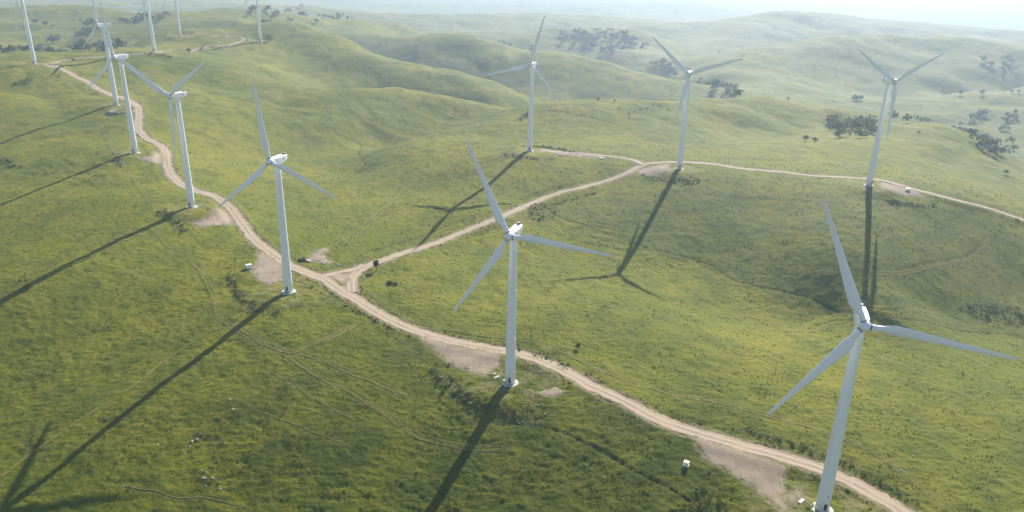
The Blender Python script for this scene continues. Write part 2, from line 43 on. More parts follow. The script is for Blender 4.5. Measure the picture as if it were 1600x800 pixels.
OBJ = {"tree_near":[-72.48,364.26],"tree_mid":[29.86,286.39],"shrub_dark":[-61.91,349.68],"kiosk3":[-138.49,358.41],"kiosk1":[61.5,210.89],"kiosk13":[272.68,493.46],"slab11":[69.81,577.68],"slab_a":[-110.77,371.88],"slab_b":[-98.29,370.56],"slab2a":[-5.05,262.63],"slab2b":[-6.18,265.18],"stone3":[-109.61,345.5],"stone1":[95.45,194.88],"pond":[-355.82,660.8],"tr":[[-939.44,1487.24],[-910.81,1473.44],[-900.16,1478.21],[-885.03,1471.13],[-417.81,961.01],[-499.25,845.94],[-894.85,4931.86],[269.65,677.17],[275.3,669.06],[818.1,1375.9],[847.97,1359.85],[908.2,1371.69],[917.48,1366.41],[443.83,649.65],[466.02,1273.8],[314.75,1254.28],[325.69,1254.99],[325.98,682.26],[87.25,789.53],[104.41,784.76],[67.18,786.1],[292.46,687.44],[405.48,736.49],[846.06,1311.91]],"rocks":[[-121.89,253.51],[-106.55,243.92],[-109.73,249.5],[-128.02,225.72],[-116.22,227.89],[-114.69,228.84],[-116.36,225.84],[-116.52,222.66],[-114.3,230.95],[-103.14,211.25],[-105.22,209.64],[-102.17,212.31],[-100.47,211.31],[-107.85,213.7],[-105.28,212.22],[-104.23,213.04],[-100.19,209.25],[-132.0,207.72],[16.95,251.51],[19.01,252.67],[20.39,250.0],[15.13,249.84],[-94.92,371.02],[-105.63,374.88],[-102.51,370.77],[95.97,227.84],[145.55,222.03],[-94.4,273.84],[11.25,243.97],[14.07,238.91],[5.13,236.46],[-114.56,397.0],[68.66,207.65],[-25.25,272.37],[79.15,204.9],[-27.66,263.89],[-23.18,257.62],[-18.38,251.79],[-11.4,244.14],[-7.05,240.2],[-24.8,261.33],[-14.79,247.06],[148.88,483.25],[4.42,235.88],[-2.12,237.84]]}
# ---------- terrain height function (shared with scene.py) ----------
def _hash(ix, iy, seed):
    h = (ix.astype(np.int64) * 374761393 + iy.astype(np.int64) * 668265263 + seed * 1442695041) & 0xFFFFFFFF
    h = ((h ^ (h >> 13)) * 1274126177) & 0xFFFFFFFF
    h = ((h ^ (h >> 16)) * 2246822519) & 0xFFFFFFFF
    return (h ^ (h >> 15)) / 4294967295.0
def noise(x, y, seed=0):
    x = np.asarray(x, float); y = np.asarray(y, float)
    ix = np.floor(x); iy = np.floor(y); fx = x - ix; fy = y - iy
    ix = ix.astype(np.int64); iy = iy.astype(np.int64)
    def g(dx, dy):
        a = _hash(ix + dx, iy + dy, seed) * 6.2831853
        return np.cos(a) * (fx - dx) + np.sin(a) * (fy - dy)
    u = fx * fx * fx * (fx * (fx * 6 - 15) + 10); v = fy * fy * fy * (fy * (fy * 6 - 15) + 10)
    return ((g(0, 0) * (1 - u) + g(1, 0) * u) * (1 - v) + (g(0, 1) * (1 - u) + g(1, 1) * u) * v) * 1.5
def fbm(x, y, seed=0, octs=4, gain=.5):
    s = 0; a = 1.
    for o in range(octs):
        s = s + a * noise(x * 2 ** o, y * 2 ** o, seed + o * 17); a *= gain
    return s
def sstep(e0, e1, x):
    t = np.clip((x - e0) / (e1 - e0), 0, 1); return t * t * (3 - 2 * t)
class Terrain:
    def __init__(s, pts):
        P = np.array(pts, float)
        s.c = np.stack([np.arctan2(P[:, 0], P[:, 1]), np.log(np.hypot(P[:, 0], P[:, 1]))], 1)
        n = len(P)
        d = np.hypot(s.c[:, None, 0] - s.c[None, :, 0], s.c[:, None, 1] - s.c[None, :, 1])
        K = s.k(d) + np.eye(n) * 3e-4
        A = np.zeros((n + 3, n + 3)); A[:n, :n] = K
        A[:n, n] = 1; A[:n, n + 1:] = s.c; A[n:, :n] = A[:n, n:].T
        s.w = np.linalg.solve(A, np.concatenate([P[:, 2], [0, 0, 0]]))
        # smooth part cached on a fine grid
        s.ga = np.linspace(-.9, .9, 361); s.gb = np.linspace(np.log(50.), np.log(40000.), 521)
        AA, BB = np.meshgrid(s.ga, s.gb, indexing='ij')
        Z = np.zeros(AA.size); a = AA.ravel(); b = BB.ravel()
        for i in range(0, a.size, 20000):
            sl = slice(i, i + 20000)
            dd = np.hypot(a[sl, None] - s.c[None, :, 0], b[sl, None] - s.c[None, :, 1])
            Z[sl] = s.k(dd) @ s.w[:n] + s.w[n] + s.w[n + 1] * a[sl] + s.w[n + 2] * b[sl]
        s.Z = Z.reshape(AA.shape)
    @staticmethod
    def k(d):
        return d * d * np.log(d + 1e-9)
    def smooth(s, x, y):
        a = np.clip(np.arctan2(x, y), -.899, .899); b = np.clip(np.log(np.hypot(x, y) + 1e-6), s.gb[0], s.gb[-1] - 1e-6)
        fa = (a - s.ga[0]) / (s.ga[1] - s.ga[0]); fb = (b - s.gb[0]) / (s.gb[1] - s.gb[0])
        ia = np.clip(fa.astype(int), 1, len(s.ga) - 3); ib = np.clip(fb.astype(int), 1, len(s.gb) - 3)
        ta = fa - ia; tb = fb - ib
        def w(t):
            return [-.5 * t + t * t - .5 * t ** 3, 1 - 2.5 * t * t + 1.5 * t ** 3, .5 * t + 2 * t * t - 1.5 * t ** 3, -.5 * t * t + .5 * t ** 3]
        wa = w(ta); wb = w(tb); z = 0
        for i in range(4):
            for j in range(4):
                z = z + wa[i] * wb[j] * s.Z[ia + i - 1, ib + j - 1]
        return z
    def natural(s, x, y):
        x = np.asarray(x, float); y = np.asarray(y, float)
        r = np.hypot(x, y)
        z = s.smooth(x, y)
        far = sstep(1000, 2000, r)
        z = z + far * (8 * fbm(x / 300 + 3.1, y / 300, 5, 4, .5) + 8 * np.abs(noise(x / 210, y / 210 + 7.7, 9)) - 2.5)
        z = z + sstep(560, 850, r) * (2.6 * (2.2 * np.abs(noise(x / 120, y / 120, 13)) - .45) + 1.1 * (2.2 * np.abs(noise(x / 52 + .4 * noise(x / 90, y / 90, 15), y / 52, 14)) - .45))
        z = z + .8 * fbm(x / 60, y / 60, 21, 3, .45) * sstep(150, 400, r)
        return z
rng = np.random.default_rng(11)
random.seed(5)
# ---------------- helpers ----------------
def new_obj(name, verts, faces, mat=None, parent=None, smooth=True):
    me = bpy.data.meshes.new(name)
    me.from_pydata([tuple(v) for v in verts], [], faces)
    me.update()
    if smooth: me.polygons.foreach_set('use_smooth', np.ones(len(me.polygons), bool))
    if mat: me.materials.append(mat)
    o = bpy.data.objects.new(name, me); COL.objects.link(o)
    if parent: o.parent = parent
    return o
def np_mesh(name, V, F, mat, smooth=True, attrs=None):
    """V (n,3), F (m,k) constant k"""
    V = np.asarray(V, np.float32); F = np.asarray(F, np.int32); m, k = F.shape
    me = bpy.data.meshes.new(name)
    me.vertices.add(len(V)); me.vertices.foreach_set('co', V.ravel())
    me.loops.add(m * k); me.loops.foreach_set('vertex_index', F.ravel())
    me.polygons.add(m); me.polygons.foreach_set('loop_start', np.arange(0, m * k, k, dtype=np.int32))
    me.polygons.foreach_set('loop_total', np.full(m, k, np.int32))
    me.polygons.foreach_set('use_smooth', np.full(m, smooth, bool))
    me.update(calc_edges=True)
    for n_, a_ in (attrs or {}).items():
        at = me.attributes.new(n_, 'FLOAT', 'POINT'); at.data.foreach_set('value', np.asarray(a_, np.float32))
    me.materials.append(mat)
    o = bpy.data.objects.new(name, me); COL.objects.link(o)
    return o
def empty(name, loc, rz=0.0):
    o = bpy.data.objects.new(name, None); COL.objects.link(o); o.location = loc; o.rotation_euler = (0, 0, rz); o.empty_display_size = 1; return o
def tag(o, label, cat, group=None):
    o['label'] = label; o['category'] = cat
    if group: o['group'] = group
    return o
def lathe(prof, n=32, axis='z', cap=True):
    vs, fs = [], []
    for r, z in prof:
        for i in range(n):
            a = 2 * math.pi * i / n
            p = (r * math.cos(a), r * math.sin(a), z)
            if axis == 'y': p = (p[0], z, p[1])
            vs.append(p)
    for j in range(len(prof) - 1):
        for i in range(n):
            q = (j * n + i, j * n + (i + 1) % n, (j + 1) * n + (i + 1) % n, (j + 1) * n + i)
            fs.append(q if axis == 'z' else q[::-1])
    if cap:
        a = tuple(range(n)); b = tuple(range((len(prof) - 1) * n, len(prof) * n))
        fs.append(a[::-1] if axis == 'z' else a); fs.append(b if axis == 'z' else b[::-1])
    return vs, fs
def box(cx, cy, cz, sx, sy, sz, bev=0.0):
    """bevelled box as octagonal-section prism lofted with inset caps"""
    hx, hy, hz = sx / 2, sy / 2, sz / 2; b = bev
    def ring(z, ins):
        x, y = hx - ins, hy - ins; c = b
        return [(cx + px, cy + py, z) for px, py in ((-x + c, -y), (x - c, -y), (x, -y + c), (x, y - c), (x - c, y), (-x + c, y), (-x, y - c), (-x, -y + c))]
    if b <= 0:
        b = min(hx, hy, hz) * .04
    vs = ring(cz - hz, b) + ring(cz - hz + b, 0) + ring(cz + hz - b, 0) + ring(cz + hz, b)
    fs = []
    for j in range(3):
        for i in range(8): fs.append((j * 8 + i, j * 8 + (i + 1) % 8, (j + 1) * 8 + (i + 1) % 8, (j + 1) * 8 + i))
    fs.append(tuple(range(8))[::-1]); fs.append(tuple(range(24, 32)))
    return vs, fs
def merge(*parts):
    vs, fs = [], []
    for v, f in parts:
        o = len(vs); vs += list(v); fs += [tuple(i + o for i in q) for q in f]
    return vs, fs
def tube(p0, p1, r0, r1, n=8):
    p0, p1 = Vector(p0), Vector(p1); d = (p1 - p0).normalized()
    q = d.to_track_quat('Z', 'Y'); vs = []
    for p, r in ((p0, r0), (p1, r1)):
        for i in range(n):
            a = 2 * math.pi * i / n; vs.append(tuple(p + q @ Vector((r * math.cos(a), r * math.sin(a), 0))))
    fs = [(i, (i + 1) % n, n + (i + 1) % n, n + i) for i in range(n)] + [tuple(range(n))[::-1], tuple(range(n, 2 * n))]
    return vs, fs
# ---------------- material helpers ----------------
class NT:
    def __init__(s, name):
        s.m = bpy.data.materials.new(name); s.m.use_nodes = True; s.t = s.m.node_tree; s.t.nodes.clear()
        s.out = s.n('ShaderNodeOutputMaterial'); s.b = s.n('ShaderNodeBsdfPrincipled'); s.l(s.b.outputs[0], s.out.inputs['Surface'])
    def n(s, t, **kw):
        x = s.t.nodes.new(t)
        for k, v in kw.items(): setattr(x, k, v)
        return x
    def l(s, a, b): s.t.links.new(a, b)
    def pos(s):
        if not hasattr(s, '_p'): s._p = s.n('ShaderNodeNewGeometry').outputs['Position']
        return s._p
    def objc(s): return s.n('ShaderNodeTexCoord').outputs['Object']
    def mapping(s, vec, scale, rot=0.0):
        m = s.n('ShaderNodeMapping'); m.inputs['Scale'].default_value = scale; m.inputs['Rotation'].default_value = (0, 0, rot); s.l(vec, m.inputs['Vector']); return m.outputs[0]
    def noise(s, vec, scale, detail=4, rough=.55, dist=0.0):
        x = s.n('ShaderNodeTexNoise'); x.inputs['Scale'].default_value = scale; x.inputs['Detail'].default_value = detail; x.inputs['Roughness'].default_value = rough; x.inputs['Distortion'].default_value = dist
        s.l(vec, x.inputs['Vector']); return x.outputs['Fac']
    def ramp(s, fac, a, b, lo=0., hi=1.):
        m = s.n('ShaderNodeMapRange'); m.interpolation_type = 'SMOOTHSTEP'
        m.inputs['From Min'].default_value = a; m.inputs['From Max'].default_value = b; m.inputs['To Min'].default_value = lo; m.inputs['To Max'].default_value = hi
        s.l(fac, m.inputs['Value']); return m.outputs[0]
    def mix(s, fac, a, b, blend='MIX'):
        m = s.n('ShaderNodeMix', data_type='RGBA', blend_type=blend)
        if isinstance(fac, (int, float)): m.inputs['Factor'].default_value = fac
        else: s.l(fac, m.inputs['Factor'])
        for v, sock in ((a, m.inputs['A']), (b, m.inputs['B'])):
            if isinstance(v, tuple): sock.default_value = (*v, 1)
            else: s.l(v, sock)
        return m.outputs['Result']
    def math(s, op, a, b=None):
        m = s.n('ShaderNodeMath', operation=op)
        for v, sock in ((a, m.inputs[0]), (b, m.inputs[1])):
            if v is None: continue
            if isinstance(v, (int, float)): sock.default_value = v
            else: s.l(v, sock)
        return m.outputs[0]
    def attr(s, name):
        a = s.n('ShaderNodeAttribute'); a.attribute_name = name; return a.outputs['Fac']
    def bump(s, h, strength, dist):
        b = s.n('ShaderNodeBump'); b.inputs['Strength'].default_value = strength; b.inputs['Distance'].default_value = dist
        s.l(h, b.inputs['Height']); s.l(b.outputs[0], s.b.inputs['Normal'])
    def set(s, col=None, rough=.9, spec=.2):
        if col is not None:
            if isinstance(col, tuple): s.b.inputs['Base Color'].default_value = (*col, 1)
            else: s.l(col, s.b.inputs['Base Color'])
        s.b.inputs['Roughness'].default_value = rough; s.b.inputs['Specular IOR Level'].default_value = spec
        return s.m
def mat_grass():
    t = NT('pasture'); P = t.pos()
    big = t.noise(P, .011, 4, .55); med = t.noise(P, .06, 4, .6); fine = t.noise(t.mapping(P, (.5, 1.0, 1.0), -.35), 1.7, 5, .7)
    tiny = t.noise(P, 2.6, 3, .6); clump = t.noise(t.mapping(P, (.6, 1.0, 1.0), -.3), .8, 4, .65)
    c = t.mix(t.ramp(big, .36, .64), (.132, .146, .005), (.196, .184, .008))
    c = t.mix(t.ramp(med, .42, .66, 0, .65), c, (.086, .104, .007))
    c = t.mix(t.ramp(fine, .46, .70, 0, .55), c, (.060, .074, .010))
    c = t.mix(t.ramp(fine, .45, .28, 0, .5), c, (.205, .205, .018))
    c = t.mix(t.ramp(clump, .57, .70, 0, .6), c, (.042, .058, .013))
    c = t.mix(t.ramp(tiny, .55, .75, 0, .35), c, (.05, .065, .015))
    pat = t.noise(P, .028, 3, .6)
    c = t.mix(t.ramp(pat, .60, .76, 0, .22), c, (.185, .160, .05))
    c = t.mix(t.math('MULTIPLY', t.attr('near_shade_green'), t.ramp(med, .3, .7, .45, 1.)), c, (.046, .062, .003))  # foreground shade put into the colour, along with greener near turf
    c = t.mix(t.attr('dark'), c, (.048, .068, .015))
    c = t.mix(t.attr('dry'), c, (.215, .180, .085))
    nz = t.noise(P, .8, 4, .65)
    c = t.mix(t.math('MULTIPLY', t.attr('verge'), t.ramp(nz, .3, .62)), c, (.235, .19, .12))
    c = t.mix(t.math('MULTIPLY', t.attr('track'), t.ramp(nz, .2, .6, .35, 1.)), c, (.235, .215, .085))
    c = t.mix(t.math('MULTIPLY', t.attr('ditch'), t.ramp(nz, .25, .6, .4, 1.)), c, (.030, .038, .010))  # drain growth and the painted shade lines beside ruts and paths
    h = t.math('ADD', t.math('MULTIPLY', fine, .6), t.math('ADD', t.math('MULTIPLY', tiny, .28), t.math('MULTIPLY', clump, .5)))
    h = t.math('ADD', h, t.math('MULTIPLY', med, 2.2))
    t.bump(h, 1.0, .55)

    return t.set(c, .9, .12)
def mat_gravel(name, base=(.40, .305, .205), lat=True):
    t = NT(name); P = t.pos()
    n1 = t.noise(P, .12, 4, .6); n2 = t.noise(P, 1.3, 5, .7); n3 = t.noise(P, 6, 3, .6)
    c = t.mix(t.ramp(n1, .35, .68), base, (base[0] * .74, base[1] * .74, base[2] * .76))
    c = t.mix(t.ramp(n2, .45, .75, 0, .6), c, (base[0] * .62, base[1] * .60, base[2] * .60))
    c = t.mix(t.ramp(n3, .6, .75, 0, .4), c, (.44, .37, .30))
    if lat:
        la = t.attr('lat'); ab = t.math('ABSOLUTE', la)
        wv = t.math('ABSOLUTE', t.math('SUBTRACT', ab, .40))
        c = t.mix(t.math('MULTIPLY', t.ramp(wv, .26, .05), t.ramp(n1, .3, .7, .1, .65)), c, (.55, .435, .305))
        n5 = t.noise(P, .5, 4, .65)
        c = t.mix(t.math('MULTIPLY', t.ramp(ab, .62, .98), t.ramp(n5, .40, .56, .1, 1.)), c, (.20, .165, .085))
        c = t.mix(t.math('MULTIPLY', t.ramp(ab, .16, .0, 0, .5), t.ramp(n1, .4, .6)), c, (.28, .24, .17))
    else:
        ed = t.attr('lat'); n4 = t.noise(P, .35, 4, .65)
        c = t.mix(t.math('MULTIPLY', t.ramp(ed, -4., -.2), t.ramp(n4, .47, .53)), c, (.135, .135, .04))
        st = t.noise(t.mapping(P, (1., .18, 1.), .5), .5, 3, .6)
        c = t.mix(t.ramp(st, .55, .7, 0, .45), c, (.37, .305, .24))
    t.bump(t.math('ADD', n2, t.math('MULTIPLY', n3, .4)), .6, .12)
    return t.set(c, .95, .15)
def mat_paint(name, col, rough=.38, dirt=.25):
    t = NT(name); o = t.objc()
    n = t.noise(t.mapping(o, (1.2, 1.2, .10)), 1.0, 5, .6)
    n2 = t.noise(o, .35, 3, .5)
    c = t.mix(t.ramp(n, .52, .78, 0, dirt), col, (col[0] * .72, col[1] * .72, col[2] * .70))
    c = t.mix(t.ramp(n2, .45, .7, 0, .18), c, (col[0] * .86, col[1] * .87, col[2] * .88))
    return t.set(c, rough, .4)
def mat_plain(name, a, b, scale=1.5, rough=.85, spec=.25):
    t = NT(name); n = t.noise(t.objc(), scale, 5, .65)
    t.bump(n, .4, .05)
    return t.set(t.mix(t.ramp(n, .35, .68), a, b), rough, spec)
def mat_leaf(name, a, b, trans=.35):
    t = NT(name); n = t.noise(t.pos(), .5, 4, .6)
    t.b.inputs['Subsurface Weight'].default_value = 0
    c = t.mix(t.ramp(n, .35, .65), a, b); m = t.set(c, .8, .2)
    tr = t.n('ShaderNodeBsdfTranslucent'); t.l(t.mix(.5, c, (b[0] * 1.5, b[1] * 1.4, b[2])), tr.inputs['Color'])
    mx = t.n('ShaderNodeMixShader'); mx.inputs[0].default_value = trans; t.l(t.b.outputs[0], mx.inputs[1]); t.l(tr.outputs[0], mx.inputs[2]); t.l(mx.outputs[0], t.out.inputs['Surface'])
    return m
M_GRASS = mat_grass(); M_ROAD = mat_gravel('road_gravel'); M_PAD = mat_gravel('pad_gravel', (.325, .248, .172), False)
M_WHITE = mat_paint('white_paint', (.75, .78, .81)); M_BLADE = mat_paint('blade_gelcoat', (.73, .765, .80), .34, .16)
M_NAC = mat_paint('nacelle_gelcoat', (.82, .82, .82), .35, .2)
M_DARK = mat_plain('dark_rubber', (.02, .021, .024), (.04, .042, .046), 3, .6)
M_STEEL = mat_plain('grey_steel', (.25, .26, .27), (.36, .37, .38), 3, .5, .5)
M_CONC = mat_plain('pale_concrete', (.46, .43, .38), (.60, .57, .51), 1.4, .9)
M_KIOSK = mat_plain('kiosk_paint', (.70, .70, .67), (.80, .80, .78), 1.2, .5, .4)
M_ROCK = mat_plain('rock', (.20, .185, .155), (.46, .43, .38), 2.2, .9)
M_LEAF = mat_leaf('leaf_dark', (.036, .050, .014), (.075, .092, .024))
M_LEAF2 = mat_leaf('leaf_grey_green', (.042, .062, .026), (.085, .105, .042))
M_TUS = mat_leaf('tussock_blades', (.060, .070, .010), (.125, .130, .020), .5)
M_TUFT = mat_leaf('tuft_blades', (.085, .104, .008), (.150, .155, .014), .5)
M_TRACK = mat_plain('worn_track', (.125, .125, .022), (.235, .200, .055), .9, .95, .1)
M_BARK = mat_plain('bark', (.10, .08, .06), (.20, .17, .14), 4)
# ---------------- terrain ----------------
TER = Terrain(CTRL)
BASES = np.array([(t[1], t[2], t[3]) for t in TURB])
def platform(x, y, z):
    for bx, by, bz in BASES:
        d = np.hypot(x - bx, y - by); z = z + (bz - z) * (1 - sstep(11, 23, d))
    return z
def hgt0(x, y): return platform(x, y, TER.natural(x, y))
def spline(pts, step):
    P = np.array(pts, float)
    ext = np.vstack([2 * P[0] - P[1], P, 2 * P[-1] - P[-2]]); out = []
    for i in range(1, len(ext) - 2):
        p0, p1, p2, p3 = ext[i - 1], ext[i], ext[i + 1], ext[i + 2]
        n = max(2, int(np.linalg.norm(p2 - p1) / (step * .5)))
        t = np.linspace(0, 1, n, endpoint=False)[:, None]
        out.append(.5 * (2 * p1 + (p2 - p0) * t + (2 * p0 - 5 * p1 + 4 * p2 - p3) * t * t + (3 * p1 - p0 - 3 * p2 + p3) * t ** 3))
    q = np.vstack(out + [P[-1:]])
    k = 9; pad = np.vstack([np.repeat(q[:1], k, 0), q, np.repeat(q[-1:], k, 0)]); w = np.hanning(2 * k + 3)[1:-1]; w /= w.sum()
    q = np.stack([np.convolve(pad[:, c], w, 'valid') for c in (0, 1)], 1)
    s = np.concatenate([[0], np.cumsum(np.hypot(*np.diff(q, axis=0).T))])
    u = np.arange(0, s[-1], step)
    return np.stack([np.interp(u, s, q[:, 0]), np.interp(u, s, q[:, 1])], 1)
X0, X1, Y0, Y1 = -640, 440, 140, 1260
RS = 2
NXr, NYr = (X1 - X0) * RS, (Y1 - Y0) * RS
def stamp_field(lines, rad, vals=None):
    D = np.full((NXr, NYr), 99.0, np.float32); H = np.zeros((NXr, NYr), np.float32)
    for li, q in enumerate(lines):
        hz = None if vals is None else vals[li]
        for k, (x, y) in enumerate(q):
            i0, j0 = int((x - X0) * RS) - rad * RS, int((y - Y0) * RS) - rad * RS
            i1, j1 = i0 + 2 * rad * RS + 1, j0 + 2 * rad * RS + 1
            i0, j0, i1, j1 = max(i0, 0), max(j0, 0), min(i1, NXr), min(j1, NYr)
            if i0 >= i1 or j0 >= j1: continue
            gx = np.arange(i0, i1)[:, None] / RS + X0 - x; gy = np.arange(j0, j1)[None] / RS + Y0 - y
            d = np.sqrt(gx * gx + gy * gy); sub = D[i0:i1, j0:j1]; m = d < sub
            sub[m] = d[m]
            if hz is not None: H[i0:i1, j0:j1][m] = hz[k]
    return D, H
def rsample(F, x, y, fill=99.0):
    fx, fy = (np.asarray(x) - X0) * RS, (np.asarray(y) - Y0) * RS
    ok = (fx >= 0) & (fx < NXr - 1.01) & (fy >= 0) & (fy < NYr - 1.01)
    fx = np.where(ok, fx, 0); fy = np.where(ok, fy, 0)
    i, j = fx.astype(int), fy.astype(int); a, b = fx - i, fy - j
    v = F[i, j] * (1 - a) * (1 - b) + F[i + 1, j] * a * (1 - b) + F[i, j + 1] * (1 - a) * b + F[i + 1, j + 1] * a * b
    return np.where(ok, v, fill)
road_lines, road_z = [], []
for nm, w, pts in ROADS:
    q = spline(pts, 1.0); z = hgt0(q[:, 0], q[:, 1])
    k = 12; zp = np.concatenate([np.full(k, z[0]), z, np.full(k, z[-1])]); ww = np.hanning(2 * k + 3)[1:-1]; z = np.convolve(zp, ww / ww.sum(), 'valid')
    road_lines.append(q); road_z.append(z)
RD, RH = stamp_field(road_lines, 16, road_z)
RW = 3.45
def surf(x, y):
    x = np.asarray(x, float); y = np.asarray(y, float)
    z = hgt0(x, y); d = rsample(RD, x, y); h = rsample(RH, x, y, 0.)
    k = (1 - sstep(RW + .8, RW + 6.5, d))
    return np.where(d < 14, z + (h - z) * k, z)
def poly_sdf(poly, x, y):
    P = np.array(poly); n = len(P); d = np.full(x.shape, 1e9); ins = np.zeros(x.shape, bool)
    for i in range(n):
        a, b = P[i], P[(i + 1) % n]; e = b - a
        t = np.clip(((x - a[0]) * e[0] + (y - a[1]) * e[1]) / (e @ e + 1e-9), 0, 1)
        d = np.minimum(d, np.hypot(x - a[0] - t * e[0], y - a[1] - t * e[1]))
        c = ((a[1] > y) != (b[1] > y)) & (x < (b[0] - a[0]) * (y - a[1]) / (b[1] - a[1] + 1e-12) + a[0]); ins ^= c
    return np.where(ins, -d, d)
GX, GY = np.meshgrid(np.arange(NXr) / RS + X0, np.arange(NYr) / RS + Y0, indexing='ij')
def field_from_polys(polys, pad=10):
    F = np.full((NXr, NYr), 99.0, np.float32)
    for poly in polys:
        P = np.array(poly)
        i0, i1 = max(int(P[:, 0].min() - X0 - pad) * RS, 0), min(int(P[:, 0].max() - X0 + pad) * RS, NXr)
        j0, j1 = max(int(P[:, 1].min() - Y0 - pad) * RS, 0), min(int(P[:, 1].max() - Y0 + pad) * RS, NYr)
        if i0 >= i1 or j0 >= j1: continue
        s = poly_sdf(poly, GX[i0:i1, j0:j1].astype(float), GY[i0:i1, j0:j1].astype(float))
        F[i0:i1, j0:j1] = np.minimum(F[i0:i1, j0:j1], s)
    return F
PD = field_from_polys(list(PADS.values()))
ROU = field_from_polys([ROUGH], 12)
SHD = field_from_polys([p for d, p in SHRUBS.values()])
rut_l, path_l, ditch_l, shade_l = [], [], [], []
for kind, w, pts in TRACKS:
    if len(pts) < 2: continue
    q = spline(pts, .7)
    q = q + np.stack([noise(q[:, 0] / 7, q[:, 1] / 7, 3), noise(q[:, 0] / 7, q[:, 1] / 7, 4)], 1) * .5
    if kind == 'rut':
        t = np.gradient(q, axis=0); t /= np.linalg.norm(t, axis=1)[:, None] + 1e-9; nn = np.stack([-t[:, 1], t[:, 0]], 1)
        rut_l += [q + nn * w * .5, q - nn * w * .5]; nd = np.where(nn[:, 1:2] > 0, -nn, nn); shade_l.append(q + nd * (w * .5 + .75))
    elif kind == 'path':
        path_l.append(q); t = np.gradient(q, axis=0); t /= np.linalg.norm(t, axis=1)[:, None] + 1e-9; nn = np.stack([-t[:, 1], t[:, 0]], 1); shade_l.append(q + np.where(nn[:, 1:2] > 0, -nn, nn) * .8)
    else: ditch_l.append(q)
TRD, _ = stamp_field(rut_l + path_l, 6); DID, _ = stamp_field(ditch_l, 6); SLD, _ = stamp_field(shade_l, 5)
RUTD, _ = stamp_field(rut_l, 6)
def ground_z(x, y, fine=True):
    z = surf(x, y); r = np.hypot(x, y)
    d = rsample(RD, x, y); p = rsample(PD, x, y); bare = np.maximum(1 - sstep(RW - .6, RW + .8, d), 1 - sstep(-1.2, .3, p))
    tr = rsample(TRD, x, y); di = rsample(DID, x, y); sh = rsample(SHD, x, y)
    near = 1 - sstep(700, 1300, r)
    rel = .30 * fbm(x / 6.5, y / 6.5, 40, 2, .5) + .26 * noise(x / 2.6 * .7, y / 2.0, 44) + .20 * noise(x / 1.1, y / .9, 47) * (1 - sstep(350, 600, r))
    hum = np.clip(noise(x / 2.5 + 5, y / 2.0, 51) - .15, 0, 1) * .5 * sstep(-.2, .35, noise(x / 45, y / 45, 53))
    rel = rel + .0
    z = z + sstep(450, 800, r) * (.55 * fbm(x / 17, y / 13, 57, 3, .5))
    terr = .16 * np.sin((z * 2.2 + 3.0 * noise(x / 30, y / 30, 60)) * 2.0) * sstep(.0, .5, noise(x / 90 + 4, y / 90, 61))
    z = z + (rel + hum + terr) * near * (1 - bare) * (1 - .7 * (1 - sstep(0, 2.5, tr)))
    z = z - .20 * np.exp(-(tr / .42) ** 2) * near - .38 * np.exp(-(di / .75) ** 2) * near - .12 * np.exp(-(rsample(SLD, x, y) / .6) ** 2) * near
    z = z + .30 * np.exp(-((d - RW - 1.6) / .8) ** 2) * near * sstep(-.1, .4, noise(x / 9, y / 9, 71))
    carve = np.maximum(1 - sstep(RW - 1.6, RW - .3, d), 1 - sstep(-2.2, -.9, p))
    z = z - carve * np.where(r > 600, .8, .34)
    return z, d, p, tr, di, sh, near
def build_ground():
    th = np.concatenate([np.radians(np.linspace(-82, -47, 50, endpoint=False)), np.radians(np.linspace(-47, 47, 840)), np.radians(np.linspace(47, 82, 51)[1:])])
    rs = [60.]
    while rs[-1] < 16000:
        r = rs[-1]
        k = .02 if r < 120 else (.0026 if r < 480 else (.004 if r < 1000 else (.0065 if r < 3500 else .02)))
        rs.append(r * (1 + k))
    rs = np.array(rs); nt, nr = len(th), len(rs)
    A, R = np.meshgrid(th, rs, indexing='ij'); x = (R * np.sin(A)).ravel(); y = (R * np.cos(A)).ravel()
    z, d, p, tr, di, sh, near = ground_z(x, y)
    i = np.arange(nt - 1)[:, None] * nr + np.arange(nr - 1)[None]
    F = np.stack([i, i + nr, i + nr + 1, i + 1], -1).reshape(-1, 4)[:, ::-1]
    nz = noise(x / 12, y / 12, 80)
    verge = np.maximum(1 - sstep(RW - .2, RW + 3.0 + 1.5 * nz, d), (1 - sstep(-.8, 1.3 + 1.2 * nz, p)) * .9)
    bd = np.min(np.stack([np.hypot(x - bx, y - by) for bx, by, bz in BASES]), 0)
    dry = (1 - sstep(8, 26, bd + 9 * nz)) * .55 * sstep(-.35, .3, noise(x / 6, y / 6, 83))
    track = np.exp(-(tr / .5) ** 2) * .8 * sstep(-.5, .1, noise(x / 8, y / 8, 86))
    ditch = np.maximum(np.exp(-(di / .75) ** 2) * .85, np.exp(-(rsample(SLD, x, y) / .65) ** 2) * .6 * sstep(-.5, .15, noise(x / 9, y / 9, 89)))  # real drains, plus shade painted on the camera side of ruts and paths
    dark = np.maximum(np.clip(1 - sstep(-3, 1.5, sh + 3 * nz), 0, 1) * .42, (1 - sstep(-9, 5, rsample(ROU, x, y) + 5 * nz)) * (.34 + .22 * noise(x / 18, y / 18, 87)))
    o = np_mesh('ground', np.stack([x, y, z], 1), F, M_GRASS, True, dict(near_shade_green=(1 - sstep(190, 400, np.hypot(x, y) + 50 * noise(x / 60, y / 60, 88) + .35 * np.clip(x, 0, 150))) * .92, verge=verge, dry=dry, track=track, ditch=ditch, dark=dark))  # grass darkens towards the camera: painted foreground shade, broken by noise
    o['kind'] = 'structure'
    print('ground', nt, nr, nt * nr)
    return o
build_ground()
def gz(x, y):
    z = ground_z(np.array([x], float), np.array([y], float))[0]; return float(z[0])
def gza(x, y): return ground_z(np.asarray(x, float), np.asarray(y, float))[0]
